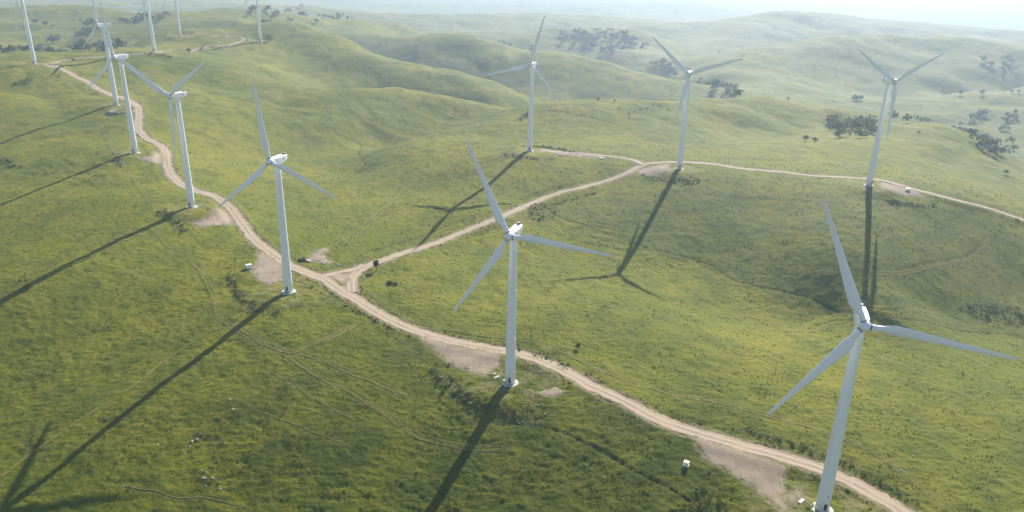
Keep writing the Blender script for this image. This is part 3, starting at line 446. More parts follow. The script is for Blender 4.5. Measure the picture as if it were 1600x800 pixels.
# ---------------- roads and gravel pads ----------------
ROADNAMES = {'main': 'gravel_road', 'top': 'hilltop_road', 'branch': 'branch_road', 'spur': 'access_road', 'link': 'junction_road'}
for ri, (nm, w, pts) in enumerate(ROADS):
    q, z = road_lines[ri], road_z[ri]
    t = np.gradient(q, axis=0); t /= np.linalg.norm(t, axis=1)[:, None]; nn = np.stack([-t[:, 1], t[:, 0]], 1)
    lat = np.array([-1.12, -1.0, -.86, -.66, -.5, -.36, -.18, 0, .18, .36, .5, .66, .86, 1.0, 1.12])
    s = np.arange(len(q))
    hwL = w / 2 + .95 * fbm(s / 8.0, np.zeros(len(s)) + ri * 9.1, 90, 3); hwR = w / 2 + .95 * fbm(s / 8.0, np.zeros(len(s)) + ri * 9.1 + 50, 91, 3)
    V = []; L = []
    prof = np.array([-.55, -.10, .02, .03, -.02, -.035, .02, .05, .02, -.035, -.02, .03, .02, -.10, -.55])
    for li, la in enumerate(lat):
        hw = np.where(la < 0, hwL, hwR)
        xy = q + nn * (la * hw)[:, None]
        zz = z + .06 + ri * .012 + prof[li] + .03 * noise(xy[:, 0] / 1.5, xy[:, 1] / 1.5, 95)
        zg = surf(xy[:, 0], xy[:, 1])
        zz = np.where(np.abs(la) > .9, np.minimum(zz, zg + .06 + prof[li]), zz)
        V.append(np.stack([xy[:, 0], xy[:, 1], zz], 1)); L.append(np.full(len(q), la))
    n, m = len(q), len(lat)
    V = np.stack(V, 1).reshape(-1, 3); L = np.stack(L, 1).ravel()
    i = np.arange(n - 1)[:, None] * m + np.arange(m - 1)[None]
    F = np.stack([i, i + 1, i + m + 1, i + m], -1).reshape(-1, 4)[:, ::-1]
    o = np_mesh(ROADNAMES[nm], V, F, M_ROAD, True, dict(lat=L)); o['kind'] = 'structure'
for k, poly in PADS.items():
    P = np.array(poly); st = .8 if np.hypot(*P.mean(0)) < 700 else 1.2
    gx, gy = np.meshgrid(np.arange(P[:, 0].min() - 3, P[:, 0].max() + 3, st), np.arange(P[:, 1].min() - 3, P[:, 1].max() + 3, st), indexing='ij')
    sd = poly_sdf(poly, gx, gy) + 1.3 * fbm(gx / 5, gy / 5, 120, 3) + .6 * noise(gx / 1.3, gy / 1.3, 123)
    z = surf(gx, gy) + .05 + .05 * noise(gx / 2.2, gy / 2.2, 125) + .10 * noise(gx / 6, gy / 6, 126) - .5 * sstep(-.9, .2, sd)
    nx, ny = gx.shape; idx = np.arange(nx * ny).reshape(nx, ny)
    keep = (sd[:-1, :-1] < .3) | (sd[1:, :-1] < .3) | (sd[:-1, 1:] < .3) | (sd[1:, 1:] < .3)
    F = np.stack([idx[:-1, :-1], idx[1:, :-1], idx[1:, 1:], idx[:-1, 1:]], -1)[keep]
    o = np_mesh('gravel_pad' if k != 'dirt' else 'dirt_clearing', np.stack([gx, gy, z], -1).reshape(-1, 3), F.reshape(-1, 4), M_PAD, True, dict(lat=sd.ravel()))
    o['kind'] = 'structure'
# worn wheel ruts and stock paths: low ridged ribbons pressed into the sward
def ribbon(q, wd, hh, name):
    t = np.gradient(q, axis=0); t /= np.linalg.norm(t, axis=1)[:, None] + 1e-9; nn = np.stack([-t[:, 1], t[:, 0]], 1)
    if nn[:, 1].mean() < 0: nn = -nn
    off = np.array([-.62, -.34, -.08, .2, .5, .75]) * wd; hp = np.array([-.30, -.06, .02, .16, .10, -.30]) * hh / .16
    s = np.arange(len(q)); keep = 1 - .9 * sstep(.05, .45, noise(s / 14.0, np.zeros(len(s)) + len(q), 140))
    V = np.stack([np.concatenate([q + nn * o_, (gza(*(q + nn * o_).T) + (.07 + h_) * 1.0 - .35 * (1 - keep))[:, None]], 1) for o_, h_ in zip(off, hp)], 1)
    n, m = len(q), len(off); i = np.arange(n - 1)[:, None] * m + np.arange(m - 1)[None]
    F = np.stack([i, i + 1, i + m + 1, i + m], -1).reshape(-1, 4)
    o = np_mesh(name, V.reshape(-1, 3), F if nn[0] @ np.array([-t[0, 1], t[0, 0]]) < 0 else F[:, ::-1], M_TRACK, True); o['kind'] = 'structure'
for q in rut_l: ribbon(q, .8, .16, 'wheel_rut')
for q in path_l: ribbon(q, .75, .14, 'stock_path')
# ---------------- wind turbines ----------------
TH = 68.0; BR = 38.28; OV = 5.26; TILT = math.radians(5)
def blade_mesh():
    N = 22; st = [1.15, 1.9, 2.8, 3.8, 5.0, 6.3, 7.6, 9.2, 11.5, 14.5, 18, 22, 26, 30, 33, 35.2, 36.8, 37.7, 38.1, BR]
    vs, fs = [], []
    for r in st:
        k = float(sstep(2.2, 7.6, np.array(r)))
        ch_air = np.interp(r, [2, 7.6, 9.2, 18, 30, 36, 37.7, BR], [2.6, 3.35, 3.25, 2.35, 1.35, .9, .6, .12])
        chord = 1.75 * (1 - k) + ch_air * k
        th = np.interp(r, [7.6, 12, 20, 30, BR], [.36, .27, .21, .18, .16])
        tw = math.radians(float(np.interp(r, [2, 7.6, 14, 25, BR], [16, 13, 7, 3, 0])) + 3)
        for i in range(N):
            a = 2 * math.pi * i / N
            cxr, cyr = .875 * math.cos(a), .875 * math.sin(a)
            s = (1 - math.cos(a)) / 2                       # 0 at LE side (a=0), 1 at TE
            tt = 5 * th * (.2969 * math.sqrt(max(s, 0)) - .1260 * s - .3516 * s * s + .2843 * s ** 3 - .1030 * s ** 4)
            ax = (.30 - s) * chord; ay = math.copysign(tt * chord, math.sin(a)) if abs(math.sin(a)) > 1e-6 else 0.0
            x = cxr * (1 - k) + ax * k; y = cyr * (1 - k) + ay * k
            xr, yr = x * math.cos(tw) - y * math.sin(tw), x * math.sin(tw) + y * math.cos(tw)
            bend = -.35 * (r / BR) ** 2
            vs.append((xr, yr + bend, r))
    for j in range(len(st) - 1):
        for i in range(N): fs.append((j * N + i, j * N + (i + 1) % N, (j + 1) * N + (i + 1) % N, (j + 1) * N + i))
    fs.append(tuple(range(N))[::-1]); fs.append(tuple(range((len(st) - 1) * N, len(st) * N)))
    return vs, fs
def loft(sections, n=52, ex=.15):
    vs, fs = [], []
    for y, hw, lo, hi in sections:
        for i in range(n):
            a = 2 * math.pi * i / n; c, s = math.cos(a), math.sin(a)
            vs.append((hw * math.copysign(abs(c) ** ex, c), y, (lo + hi) / 2 + (hi - lo) / 2 * math.copysign(abs(s) ** ex, s)))
    for j in range(len(sections) - 1):
        for i in range(n): fs.append((j * n + i, (j + 1) * n + i, (j + 1) * n + (i + 1) % n, j * n + (i + 1) % n))
    fs.append(tuple(range(n))); fs.append(tuple(range((len(sections) - 1) * n, len(sections) * n))[::-1])
    return vs, fs
def curved_plate(r_at, a0, half, z0, z1, proud, n=6):
    vs = []
    for z in (z0, z1):
        for k in range(n + 1):
            a = a0 - half + 2 * half * k / n; r = r_at(z) + proud; vs.append((r * math.cos(a), r * math.sin(a), z))
    for z in (z0, z1):
        for k in range(n + 1):
            a = a0 - half + 2 * half * k / n; r = r_at(z) - .05; vs.append((r * math.cos(a), r * math.sin(a), z))
    m = n + 1; fs = [(k, k + 1, m + k + 1, m + k) for k in range(n)]
    fs += [(2 * m + k, k, m + k, 3 * m + k) for k in (0,)] + [(n, 2 * m + n, 3 * m + n, m + n)]
    fs += [(m + k, m + k + 1, 3 * m + k + 1, 3 * m + k) for k in range(n)] + [(k + 1, k, 2 * m + k, 2 * m + k + 1) for k in range(n)]
    return vs, fs
def tower_r(z): return 2.12 + (1.38 - 2.12) * z / 66.0
def make_turbine():
    root = empty('wind_turbine', (0, 0, 0))
    fv, ff = lathe([(3.5, -1.2), (3.5, .12), (3.38, .24), (2.0, .24)], 36)
    new_obj('foundation', fv, ff, M_CONC, root, False)
    prof = []
    for z in np.linspace(.2, 66.0, 13): prof.append((tower_r(z), float(z)))
    prof.append((1.30, 66.15))
    tv, tf = lathe(prof, 40); tw = new_obj('tower', tv, tf, M_WHITE, root)
    for z in (21.5, 43.5):
        r = tower_r(z); new_obj('flange', *lathe([(r - .03, z - .11), (r + .035, z - .09), (r + .035, z + .09), (r - .03, z + .11)], 40, cap=False), M_WHITE, tw, False)
    new_obj('base_flange', *lathe([(tower_r(.3) - .03, .22), (tower_r(.3) + .14, .26), (tower_r(.3) + .14, .40), (tower_r(.6) - .02, .55)], 40, cap=False), M_STEEL, tw, False)
    da = math.radians(-90 + 14)
    new_obj('door', *curved_plate(tower_r, da, .21, 1.35, 3.55, .035), M_DARK, tw, False)
    ww = []
    for k in range(5):
        rr = 2.3 + k * .26; zc = 1.25 - k * .22
        v, f = box(0, 0, zc, .24, 1.0, .06); c, s = math.cos(da), math.sin(da)
        ww.append(([(x_ * c - y_ * s + rr * c, x_ * s + y_ * c + rr * s, z_) for x_, y_, z_ in v], f))
    for sd_ in (-.5, .5):
        p0 = (2.15 * math.cos(da) - sd_ * math.sin(da), 2.15 * math.sin(da) + sd_ * math.cos(da), 2.3)
        p1 = (3.35 * math.cos(da) - sd_ * math.sin(da), 3.35 * math.sin(da) + sd_ * math.cos(da), 1.25)
        ww += [tube(p0, p1, .03, .03, 6), tube((p1[0], p1[1], .2), p1, .03, .03, 6)]
    new_obj('steps', *merge(*ww), M_STEEL, tw, False)
    new_obj('service_vent', *curved_plate(tower_r, da + .12, .07, 6.2, 6.7, .03), M_DARK, tw, False)
    # nacelle, long axis on local Y with the rotor towards -Y
    zc = TH
    sec = [(-3.75, 1.12, zc - 1.3, zc + 1.25), (-3.55, 1.35, zc - 1.6, zc + 1.5), (-2.40, 1.60, zc - 1.72, zc + 1.6), (0.00, 1.67, zc - 1.75, zc + 1.7), (2.75, 1.67, zc - 1.7, zc + 1.75), (3.96, 1.64, zc - 1.35, zc + 1.78), (5.68, 1.53, zc - .5, zc + 1.78), (6.11, 1.46, zc - .3, zc + 1.74), (6.24, 1.30, zc - .12, zc + 1.62)]
    nac = new_obj('nacelle', *loft(sec), M_NAC, root)
    nac.data.polygons.foreach_set('use_smooth', np.ones(len(nac.data.polygons), bool))
    for sx in (-1, 1): new_obj('roof_rail', *box(sx * 1.28, 2.0, zc + 1.82, .10, 6.4, .16), M_NAC, nac, False)
    new_obj('roof_hatch', *box(0, 1.0, zc + 1.76, 1.2, 1.5, .14), M_NAC, nac, False)
    new_obj('cooler', *box(0, 5.6, zc + 2.12, 1.15, .5, .9), M_DARK, nac, False)
    new_obj('cooler_cap', *box(0, 5.6, zc + 2.6, 1.25, .6, .09), M_NAC, nac, False)
    new_obj('wind_mast', *merge(tube((.0, 4.5, zc + 1.8), (0, 4.5, zc + 4.2), .06, .05), tube((-.9, 4.5, zc + 3.7), (.9, 4.5, zc + 3.7), .04, .04), tube((-.9, 4.5, zc + 3.7), (-.9, 4.5, zc + 4.15), .09, .05), tube((.9, 4.5, zc + 3.7), (.9, 4.5, zc + 4.15), .12, .03)), M_STEEL, nac, False)
    for sx in (-1, 1): new_obj('side_vent', *lathe([(.26, sx * 1.70 - .03), (.30, sx * 1.70 - .03), (.30, sx * 1.70 + .03), (.26, sx * 1.70 + .03)], 14), M_DARK, nac, False)
    for o in nac.children:
        if o.name.startswith('side_vent'):
            o.data.transform(Matrix.Rotation(math.radians(90), 4, 'Y')); o.data.transform(Matrix.Translation((0, 3.2, zc + .35)))
    # spinner: lathe around Y
    hz = zc + OV * math.sin(TILT)
    sv, sf = lathe([(.05, -1.95), (.55, -1.85), (1.05, -1.5), (1.42, -.95), (1.62, -.2), (1.66, .5), (1.58, 1.25), (1.3, 1.5)], 32, 'y')
    sp = new_obj('spinner', sv, sf, M_BLADE, root); sp.location = (0, -OV * math.cos(TILT), hz); sp.rotation_euler = (-TILT, 0, 0)
    bv, bf = blade_mesh(); b0 = None
    cv, cf = lathe([(.90, 1.50), (.965, 1.52), (.965, 1.74), (.90, 1.76)], 24)
    for k in range(3):
        if b0 is None:
            b0 = new_obj('blade', bv, bf, M_BLADE, root); c0 = new_obj('root_collar', cv, cf, M_DARK, b0, False)
        else:
            b = b0.copy(); COL.objects.link(b); b.parent = root; c = c0.copy(); COL.objects.link(c); c.parent = b
    return root
def children(o): return [c for c in COL.objects if c.parent == o]
def copy_tree(o, parent=None):
    kids = KIDS[o.name]
    c = o.copy(); COL.objects.link(c); c.parent = parent
    for k in kids: copy_tree(bpy.data.objects[k], c)
    return c
def set_turbine(root, x, y, z, dH, psi, phi):
    root.location = (x, y, z); root.rotation_euler = (0, 0, psi)
    e1 = Vector((1, 0, 0)); e2 = Vector((0, math.sin(TILT), math.cos(TILT))); a = Vector((0, -math.cos(TILT), math.sin(TILT)))
    hub = Vector((0, 0, TH + dH)) + a * OV
    bl = 0
    for c in [c for c in COL.objects if c.parent == root]:
        nm = c.name.split('.')[0]
        if nm == 'tower': c.scale = (1, 1, (TH + dH) / TH)
        elif nm == 'nacelle': c.location = (0, 0, dH)
        elif nm == 'spinner': c.location = hub
        elif nm == 'blade':
            th = phi + bl * 2 * math.pi / 3; bl += 1
            d = (e1 * math.sin(th) + e2 * math.cos(th) + a * .0225).normalized()
            xb = (e1 * math.cos(th) - e2 * math.sin(th)).normalized(); yb = d.cross(xb)
            c.matrix_local = Matrix(((xb.x, yb.x, d.x, hub.x), (xb.y, yb.y, d.y, hub.y), (xb.z, yb.z, d.z, hub.z), (0, 0, 0, 1)))
TL = {1: 'nearest white wind turbine, its tower foot at the bottom edge beside the gravel road', 2: 'white wind turbine at the picture centre, standing just below the gravel road bend',
      3: 'white wind turbine left of the road fork, beside a wide gravel pad and white kiosk', 4: 'white wind turbine with a V of two raised blades over the winding gravel road',
      5: 'white wind turbine beside the S-bend of the gravel road, blades overlapping the turbine behind', 6: 'white wind turbine standing next to the small round pond on the ridge',
      7: 'far left white wind turbine at the end of the gravel road', 8: 'distant white wind turbine at the left end of the hilltop road loop',
      9: 'most distant small white wind turbine inside the hilltop road loop', 10: 'distant white wind turbine right of the hilltop road loop, two blade tips showing',
      11: 'white wind turbine on the middle hill at the end of the short access road', 12: 'white wind turbine on the middle hill beside the road fork, blades in a Y',
      13: 'white wind turbine farthest right on the back ridge, nacelle turned left, blades in a Y'}
proto = make_turbine()
KIDS = {}
for o in COL.objects: KIDS[o.name] = [c.name for c in COL.objects if c.parent == o]
src = []
for i, (k, x, y, z, dH, psi, phi) in enumerate(TURB):
    o = proto if i == 0 else copy_tree(proto)
    src.append(o)
for o, (k, x, y, z, dH, psi, phi) in zip(src, TURB):
    set_turbine(o, x, y, z, dH, math.radians(psi), math.radians(phi))
    tag(o, TL[k], 'wind turbine', 'wind turbines on the ridge')
# ---------------- plants ----------------
def leaf_cloud(centers, radii, n, size, seed, squash=.8):
    """random leaf quads through ellipsoid lobes -> (V,F)"""
    g = np.random.default_rng(seed); C = np.asarray(centers, float); Rr = np.asarray(radii, float)
    k = g.choice(len(C), n, p=(Rr ** 2) / (Rr ** 2).sum())
    d = g.normal(size=(n, 3)); d /= np.linalg.norm(d, axis=1)[:, None]
    rad = Rr[k] * (.55 + .5 * g.random(n) ** .6)
    p = C[k] + d * rad[:, None] * np.array([1, 1, squash])
    u = g.normal(size=(n, 3)); u /= np.linalg.norm(u, axis=1)[:, None]
    w = np.cross(u, d + .6 * g.normal(size=(n, 3))); w /= np.linalg.norm(w, axis=1)[:, None] + 1e-9
    s = (size * (.6 + .8 * g.random(n)))[:, None]
    V = np.stack([p - u * s - w * s * .6, p + u * s - w * s * .6, p + u * s + w * s * .6, p - u * s + w * s * .6], 1).reshape(-1, 3)
    return V, np.arange(n * 4).reshape(n, 4)
def make_tree(x, y, h, wdt, label, seed, group=None, n=420, cat='tree', mat=None):
    g = np.random.default_rng(seed); root = empty('tree', (x, y, gz(x, y) - .1))
    th = h * .35
    parts = [tube((0, 0, -.4), (.05 * h * g.normal(), .05 * h * g.normal(), th), .045 * h, .03 * h, 8)]
    C, Rr = [], []
    for k in range(7):
        a = 2 * math.pi * k / 7 + g.random(); q = wdt * .5 * (.3 + .35 * g.random()); zz = h * (.5 + .3 * g.random())
        C.append((q * math.cos(a), q * math.sin(a), zz)); Rr.append(wdt * (.20 + .10 * g.random()))
        parts.append(tube((0, 0, th * .8), C[-1], .022 * h, .008 * h, 6))
    C.append((0, 0, h * .78)); Rr.append(wdt * .26)
    new_obj('trunk', *merge(*parts), M_BARK, root)
    V, F = leaf_cloud(C, Rr, int(n * 1.4), h * .042, seed)
    cr = np_mesh('crown', V, F, mat or M_LEAF2, False); cr.parent = root
    tag(root, label, cat, group); return root
def poly_points(poly, n, seed):
    g = np.random.default_rng(seed); P = np.array(poly); lo, hi = P.min(0), P.max(0); out = []
    tries = 0
    while len(out) < n and tries < 60:
        q = lo + (hi - lo) * g.random((max(n * 2, 50), 2)); s = poly_sdf(poly, q[:, 0], q[:, 1]); out += list(q[s < 0]); tries += 1
    return np.array(out[:n])
def poly_area(P):
    P = np.array(P); x, y = P[:, 0], P[:, 1]; return abs((x * np.roll(y, -1) - y * np.roll(x, -1)).sum()) / 2
# low shrubs on the banks and verges (uncountable scrub)
def scrub():
    Vs, Fs, off = [], [], 0
    for si, (k, (den, poly)) in enumerate(SHRUBS.items()):
        if len(poly) < 3: continue
        far = np.hypot(*np.array(poly).mean(0)) > 600
        n = int(min(poly_area(poly) * den * (.10 if far else .28), 420)); q = poly_points(poly, n, 200 + si)
        if len(q) == 0: continue
        z = gza(q[:, 0], q[:, 1]); g = np.random.default_rng(300 + si)
        for (x, y), zz in zip(q, z):
            h = (.45 + .9 * g.random() ** 1.5) * (1.5 if far else 1.0)
            C = [(x + h * .5 * g.normal(), y + h * .5 * g.normal(), zz + h * (.25 + .35 * g.random())) for _ in range(3)]
            V, F = leaf_cloud(C, [h * .55] * 3, 34, h * .17, int(g.integers(1e6)), .75)
            Vs.append(V); Fs.append(F + off); off += len(V)
    o = np_mesh('scrub', np.vstack(Vs), np.vstack(Fs), M_LEAF, False); o['kind'] = 'stuff'
    tag(o, 'low dark scrub on the pad banks and road verges', 'scrub')
scrub()
# tussocks of rank grass (uncountable)
def tussocks():
    pts = []
    for zi, (den, poly) in enumerate(TUS):
        n = int(min(poly_area(poly) * den * .024, 1400)); q = poly_points(poly, n, 400 + zi)
        m = noise(q[:, 0] / 16, q[:, 1] / 16, 410) + .5 * noise(q[:, 0] / 5, q[:, 1] / 5, 411)
        pts.append(q[m > .12])
    g = np.random.default_rng(420)
    r = 170 * np.exp(g.random(9000) * math.log(700 / 170)); a = np.radians(g.uniform(-44, 44, 9000)); q = np.stack([r * np.sin(a), r * np.cos(a)], 1)
    m = noise(q[:, 0] / 22, q[:, 1] / 22, 415) + .6 * noise(q[:, 0] / 6, q[:, 1] / 6, 416); pts.append(q[m > .30])
    for q in ditch_l:                                   # rank growth along the drains
        k = g.random(len(q)) < .9 * np.minimum(1, (300 / np.hypot(*q.T)) ** 1.6); pts.append(q[k] + g.normal(size=(k.sum(), 2)) * .45)
    for q in shade_l:  # extra tussocks thickening the painted shade lines
        k = g.random(len(q)) < .22 * np.minimum(1, (300 / np.hypot(*q.T)) ** 1.6); pts.append(q[k] + g.normal(size=(k.sum(), 2)) * .3)
    vg = []
    for (nm, w, _), q in zip(ROADS, road_lines):        # and along the road verges
        t = np.gradient(q, axis=0); t /= np.linalg.norm(t, axis=1)[:, None]; nn = np.stack([-t[:, 1], t[:, 0]], 1)
        for sgn in (-1, 1):
            for rep in range(3):
                k = (noise(q[:, 0] / 11, q[:, 1] / 11, 430 + sgn) + .35 * g.normal(size=len(q))) > -.05 + .9 * sstep(250, 620, np.hypot(*q.T))
                vg.append(q[k] + nn[k] * (sgn * (w / 2 + 1.25 + np.abs(g.normal(size=k.sum())) * 1.0))[:, None])
    vg = np.vstack(vg); vg = vg[rsample(RD, vg[:, 0], vg[:, 1]) > 3.5]
    q = np.vstack(pts)
    d = rsample(RD, q[:, 0], q[:, 1]); p = rsample(PD, q[:, 0], q[:, 1]); bd = np.min(np.stack([np.hypot(q[:, 0] - bx, q[:, 1] - by) for bx, by, bz in BASES]), 0)
    q = q[(d > 4.2) & (p > 1.0) & (bd > 5)]; pv = rsample(PD, vg[:, 0], vg[:, 1]); q = np.vstack([q, vg[pv > .8]])
    z = gza(q[:, 0], q[:, 1]); n = len(q); NB = 7
    sz = (.13 + .36 * g.random(n) ** 3.4) * (1 + .0006 * np.hypot(q[:, 0], q[:, 1]))
    # each tussock: NB blade-fans leaning outwards from the root
    ang = g.random((n, NB)) * 6.283; lean = .35 + .75 * g.random((n, NB)); ln = sz[:, None] * (.7 + .6 * g.random((n, NB)))
    base = np.stack([np.repeat(q[:, 0:1], NB, 1), np.repeat(q[:, 1:2], NB, 1), np.repeat(z[:, None] - .06, NB, 1)], -1)
    dirv = np.stack([np.cos(ang) * np.sin(lean), np.sin(ang) * np.sin(lean), np.cos(lean)], -1)
    side = np.stack([-np.sin(ang), np.cos(ang), 0 * ang], -1) * (ln * .42)[..., None]
    bs = base + np.stack([np.cos(ang), np.sin(ang), 0 * ang], -1) * (sz[:, None] * .35)[..., None]
    tip = bs + dirv * ln[..., None]
    V = np.stack([bs - side, bs + side, tip + side * .45, tip - side * .45], 2).reshape(-1, 3)
    o = np_mesh('tussocks', V, np.arange(len(V)).reshape(-1, 4), M_TUS, False); o['kind'] = 'stuff'
    tag(o, 'scattered dark tussocks of rank grass over the pasture', 'tussock grass'); print('tussocks', n)
tussocks()
def grass_tufts():
    g = np.random.default_rng(640); N = 90000
    r = 165 * np.exp(g.random(N) ** 1.15 * math.log(640 / 165)); a = np.radians(g.uniform(-43, 43, N)); q = np.stack([r * np.sin(a), r * np.cos(a)], 1)
    m = noise(q[:, 0] / 14, q[:, 1] / 14, 641) + .7 * noise(q[:, 0] / 4, q[:, 1] / 4, 642) + .25 * g.normal(size=N)
    q = q[m > .12]
    d = rsample(RD, q[:, 0], q[:, 1]); p = rsample(PD, q[:, 0], q[:, 1]); tr = rsample(TRD, q[:, 0], q[:, 1])
    q = q[(d > 3.9) & (p > .6) & (tr > .6)]; n = len(q); NB = 3
    z = gza(q[:, 0], q[:, 1]); rr = np.hypot(q[:, 0], q[:, 1]); sz = (.13 + .20 * g.random(n) ** 1.6) * (.75 + rr / 420)
    ang = g.random((n, NB)) * 6.283; lean = .25 + .7 * g.random((n, NB)); ln = sz[:, None] * (.7 + .6 * g.random((n, NB)))
    bs = np.stack([q[:, 0:1] + np.cos(ang) * sz[:, None] * .3, q[:, 1:2] + np.sin(ang) * sz[:, None] * .3, np.repeat(z[:, None] - .04, NB, 1)], -1)
    dirv = np.stack([np.cos(ang) * np.sin(lean), np.sin(ang) * np.sin(lean), np.cos(lean)], -1)
    side = np.stack([-np.sin(ang), np.cos(ang), 0 * ang], -1) * (ln * .55)[..., None]; tip = bs + dirv * ln[..., None]
    V = np.stack([bs - side, bs + side, tip + side * .4, tip - side * .4], 2).reshape(-1, 3)
    o = np_mesh('grass_tufts', V, np.arange(len(V)).reshape(-1, 4), M_TUFT, False); o['kind'] = 'stuff'
    tag(o, 'rough green grass tufts all over the near slopes', 'grass'); print('tufts', n)
grass_tufts()
# wooded gullies far off (read as one mass each)
def woods():
    for wi, poly in enumerate(WOODS):
        if len(poly) < 3: continue
        dist = np.hypot(*np.array(poly).mean(0)); n = int(np.clip(poly_area(poly) / (210 if dist < 1600 else 560), 5, 80)); q = poly_points(poly, n, 500 + wi)
        if len(q) == 0: continue
        z = gza(q[:, 0], q[:, 1]); g = np.random.default_rng(520 + wi); Vs, Fs, off = [], [], 0
        for (x, y), zz in zip(q, z):
            h = (7 + 6 * g.random()) * (1.0 if dist < 1600 else 1.35)
            C = [(x + h * .28 * g.normal(), y + h * .28 * g.normal(), zz + h * (.35 + .35 * g.random())) for _ in range(4)]
            V, F = leaf_cloud(C, [h * .33] * 4, 60, h * .10, int(g.integers(1e6)), .8)
            Vs.append(V); Fs.append(F + off); off += len(V)
        o = np_mesh('woodland', np.vstack(Vs), np.vstack(Fs), M_LEAF2, False); o['kind'] = 'stuff'
        tag(o, 'dark trees filling a gully among the hazy far hills', 'woodland')
woods()
# ---------------- trees that stand alone ----------------
tx, ty = OBJ['tree_near']; make_tree(tx, ty, 7.0, 3.0, 'small dark tree at the inside of the road fork, casting a long shadow', 701, n=520, mat=M_LEAF)
tx, ty = OBJ['tree_mid']; make_tree(tx, ty, 3.0, 2.4, 'small dark bushy tree above the main road, right of the central turbine', 702, n=300, mat=M_LEAF)
def bush(x, y, r, h, label, seed, group=None):
    g = np.random.default_rng(seed)
    C = [(x + r * .55 * g.normal(), y + r * .4 * g.normal(), gz(x, y) + h * (.25 + .35 * g.random())) for _ in range(8)]
    V, F = leaf_cloud(C, [h * .55] * 8, 420, h * .15, seed, .8)
    V = V - np.array([x, y, gz(x, y)]); o = np_mesh('bush', V, F, M_LEAF, False); o.location = (x, y, gz(x, y)); tag(o, label, 'bush', group); return o
tx, ty = OBJ['shrub_dark']; bush(tx, ty, 3.2, 1.5, 'wide dark bush in a hollow right of the road fork', 711)
bush(OBJ['slab_a'][0] - 2.8, OBJ['slab_a'][1] - .6, 1.5, 1.7, 'dark bush beside the leaning white slab at the dirt clearing', 712)
FAR = [(0, 11, 'larger left tree of the pair on the hazy far left hillside'), (1, 13, 'right tree of the pair on the hazy far left hillside'), (2, 6, 'small tree right beside the pair on the far left hillside'),
       (4, 7, 'lone round dark tree below the hilltop road loop'), (5, 4, 'small tree by the road just right of the far left turbine'),
       (7, 6.5, 'left tree of the two below the wooded hollow on the right'), (8, 6, 'right tree of the two below the wooded hollow on the right'),
       (9, 9, 'leftmost single tree on the crest of the far right ridge'), (10, 11, 'second single tree on the crest of the far right ridge'), (11, 8, 'third single tree on the crest of the far right ridge'),
       (12, 7, 'rightmost single tree on the crest of the far right ridge'), (13, 5, 'small tree low on the right slope above the road'), (14, 6, 'tiny lone tree on the crest of the hill behind the middle ridge'),
       (18, 4, 'dark bushy tree on top of the crest behind the middle turbine'), (19, 3, 'small tree right of the bushy one on the middle crest'), (22, 3.5, 'tiny tree on the slope right of the right back turbine')]
for k, h, lb in FAR:
    x, y = OBJ['tr'][k]; make_tree(x, y, h, h * 1.05, lb, 730 + k, 'single trees on the hills', n=260)
# ---------------- small built things ----------------
def kiosk(x, y, sx, sy, sz, rz, label):
    r = empty('transformer_kiosk', (x, y, float(surf(np.array([x]), np.array([y]))[0])), rz)
    new_obj('plinth', *box(0, 0, .0, sx + .5, sy + .5, .5), M_CONC, r, False)
    new_obj('cabinet', *box(0, 0, .25 + sz / 2, sx, sy, sz, .03), M_KIOSK, r, False)
    new_obj('roof', *box(0, 0, .25 + sz + .09, sx + .28, sy + .28, .18, .05), M_KIOSK, r, False)
    for k in (-1, 1):
        d = new_obj('door', *box(k * sx * .24, -sy / 2 - .012, .25 + sz * .5, sx * .44, .04, sz * .82), M_KIOSK, r, False)
        new_obj('handle', *box(k * .10, -sy / 2 - .05, .25 + sz * .5, .05, .05, .28), M_DARK, d, False)
    new_obj('vent', *box(sx / 2 + .01, 0, .25 + sz * .72, .04, sy * .5, sz * .2), M_STEEL, r, False)
    return tag(r, label, 'kiosk', 'white transformer kiosks')
kiosk(*OBJ['kiosk3'], 2.7, 1.8, 1.7, .55, 'white kiosk at the left edge of the pad by the turbine at the fork')
kiosk(*OBJ['kiosk1'], 1.5, 1.2, 1.1, -.45, 'white kiosk on the grass at the tip of the lower right gravel pad')
kiosk(*OBJ['kiosk13'], 2.5, 1.5, 1.2, .1, 'small white kiosk on the pad right of the right back turbine')
def slab(x, y, sx, sy, sz, rz, tilt, label, seed, name='concrete_slab', mat=None):
    g = np.random.default_rng(seed); v, f = box(0, 0, 0, sx, sy, sz, min(sz, sx, sy) * .12)
    v = [(a + .06 * sx * g.normal() * .5, b_ + .06 * sy * g.normal() * .5, c + .05 * sz * g.normal()) for a, b_, c in v]
    o = new_obj(name, v, f, mat or M_CONC, None, False); o.location = (x, y, float(surf(np.array([x]), np.array([y]))[0]) + sz * .35 + sx * .45 * abs(math.sin(tilt))); o.rotation_euler = (0, tilt, rz)
    return tag(o, label, 'slab')
slab(*OBJ['slab11'], 4.2, 2.6, .5, .1, 0, 'flat white slab at the end of the short access road', 801)
slab(*OBJ['slab_a'], 2.6, 1.6, .5, .4, .45, 'leaning white slab at the left end of the dirt clearing', 802)
slab(*OBJ['slab2a'], 2.6, .9, .5, .75, 0, 'longer pale concrete block left of the central turbine foot', 803)
slab(*OBJ['slab2b'], 1.5, .9, .5, .6, 0, 'shorter pale concrete block left of the central turbine foot', 804)
slab(*OBJ['stone3'], 1.2, .9, .6, .3, 0, 'small pale block on the grass right of the fork turbine', 805)
slab(*OBJ['stone1'], 2.7, 1.1, .3, .8, 0, 'flat pale stone slab left of the nearest turbine foot', 806)
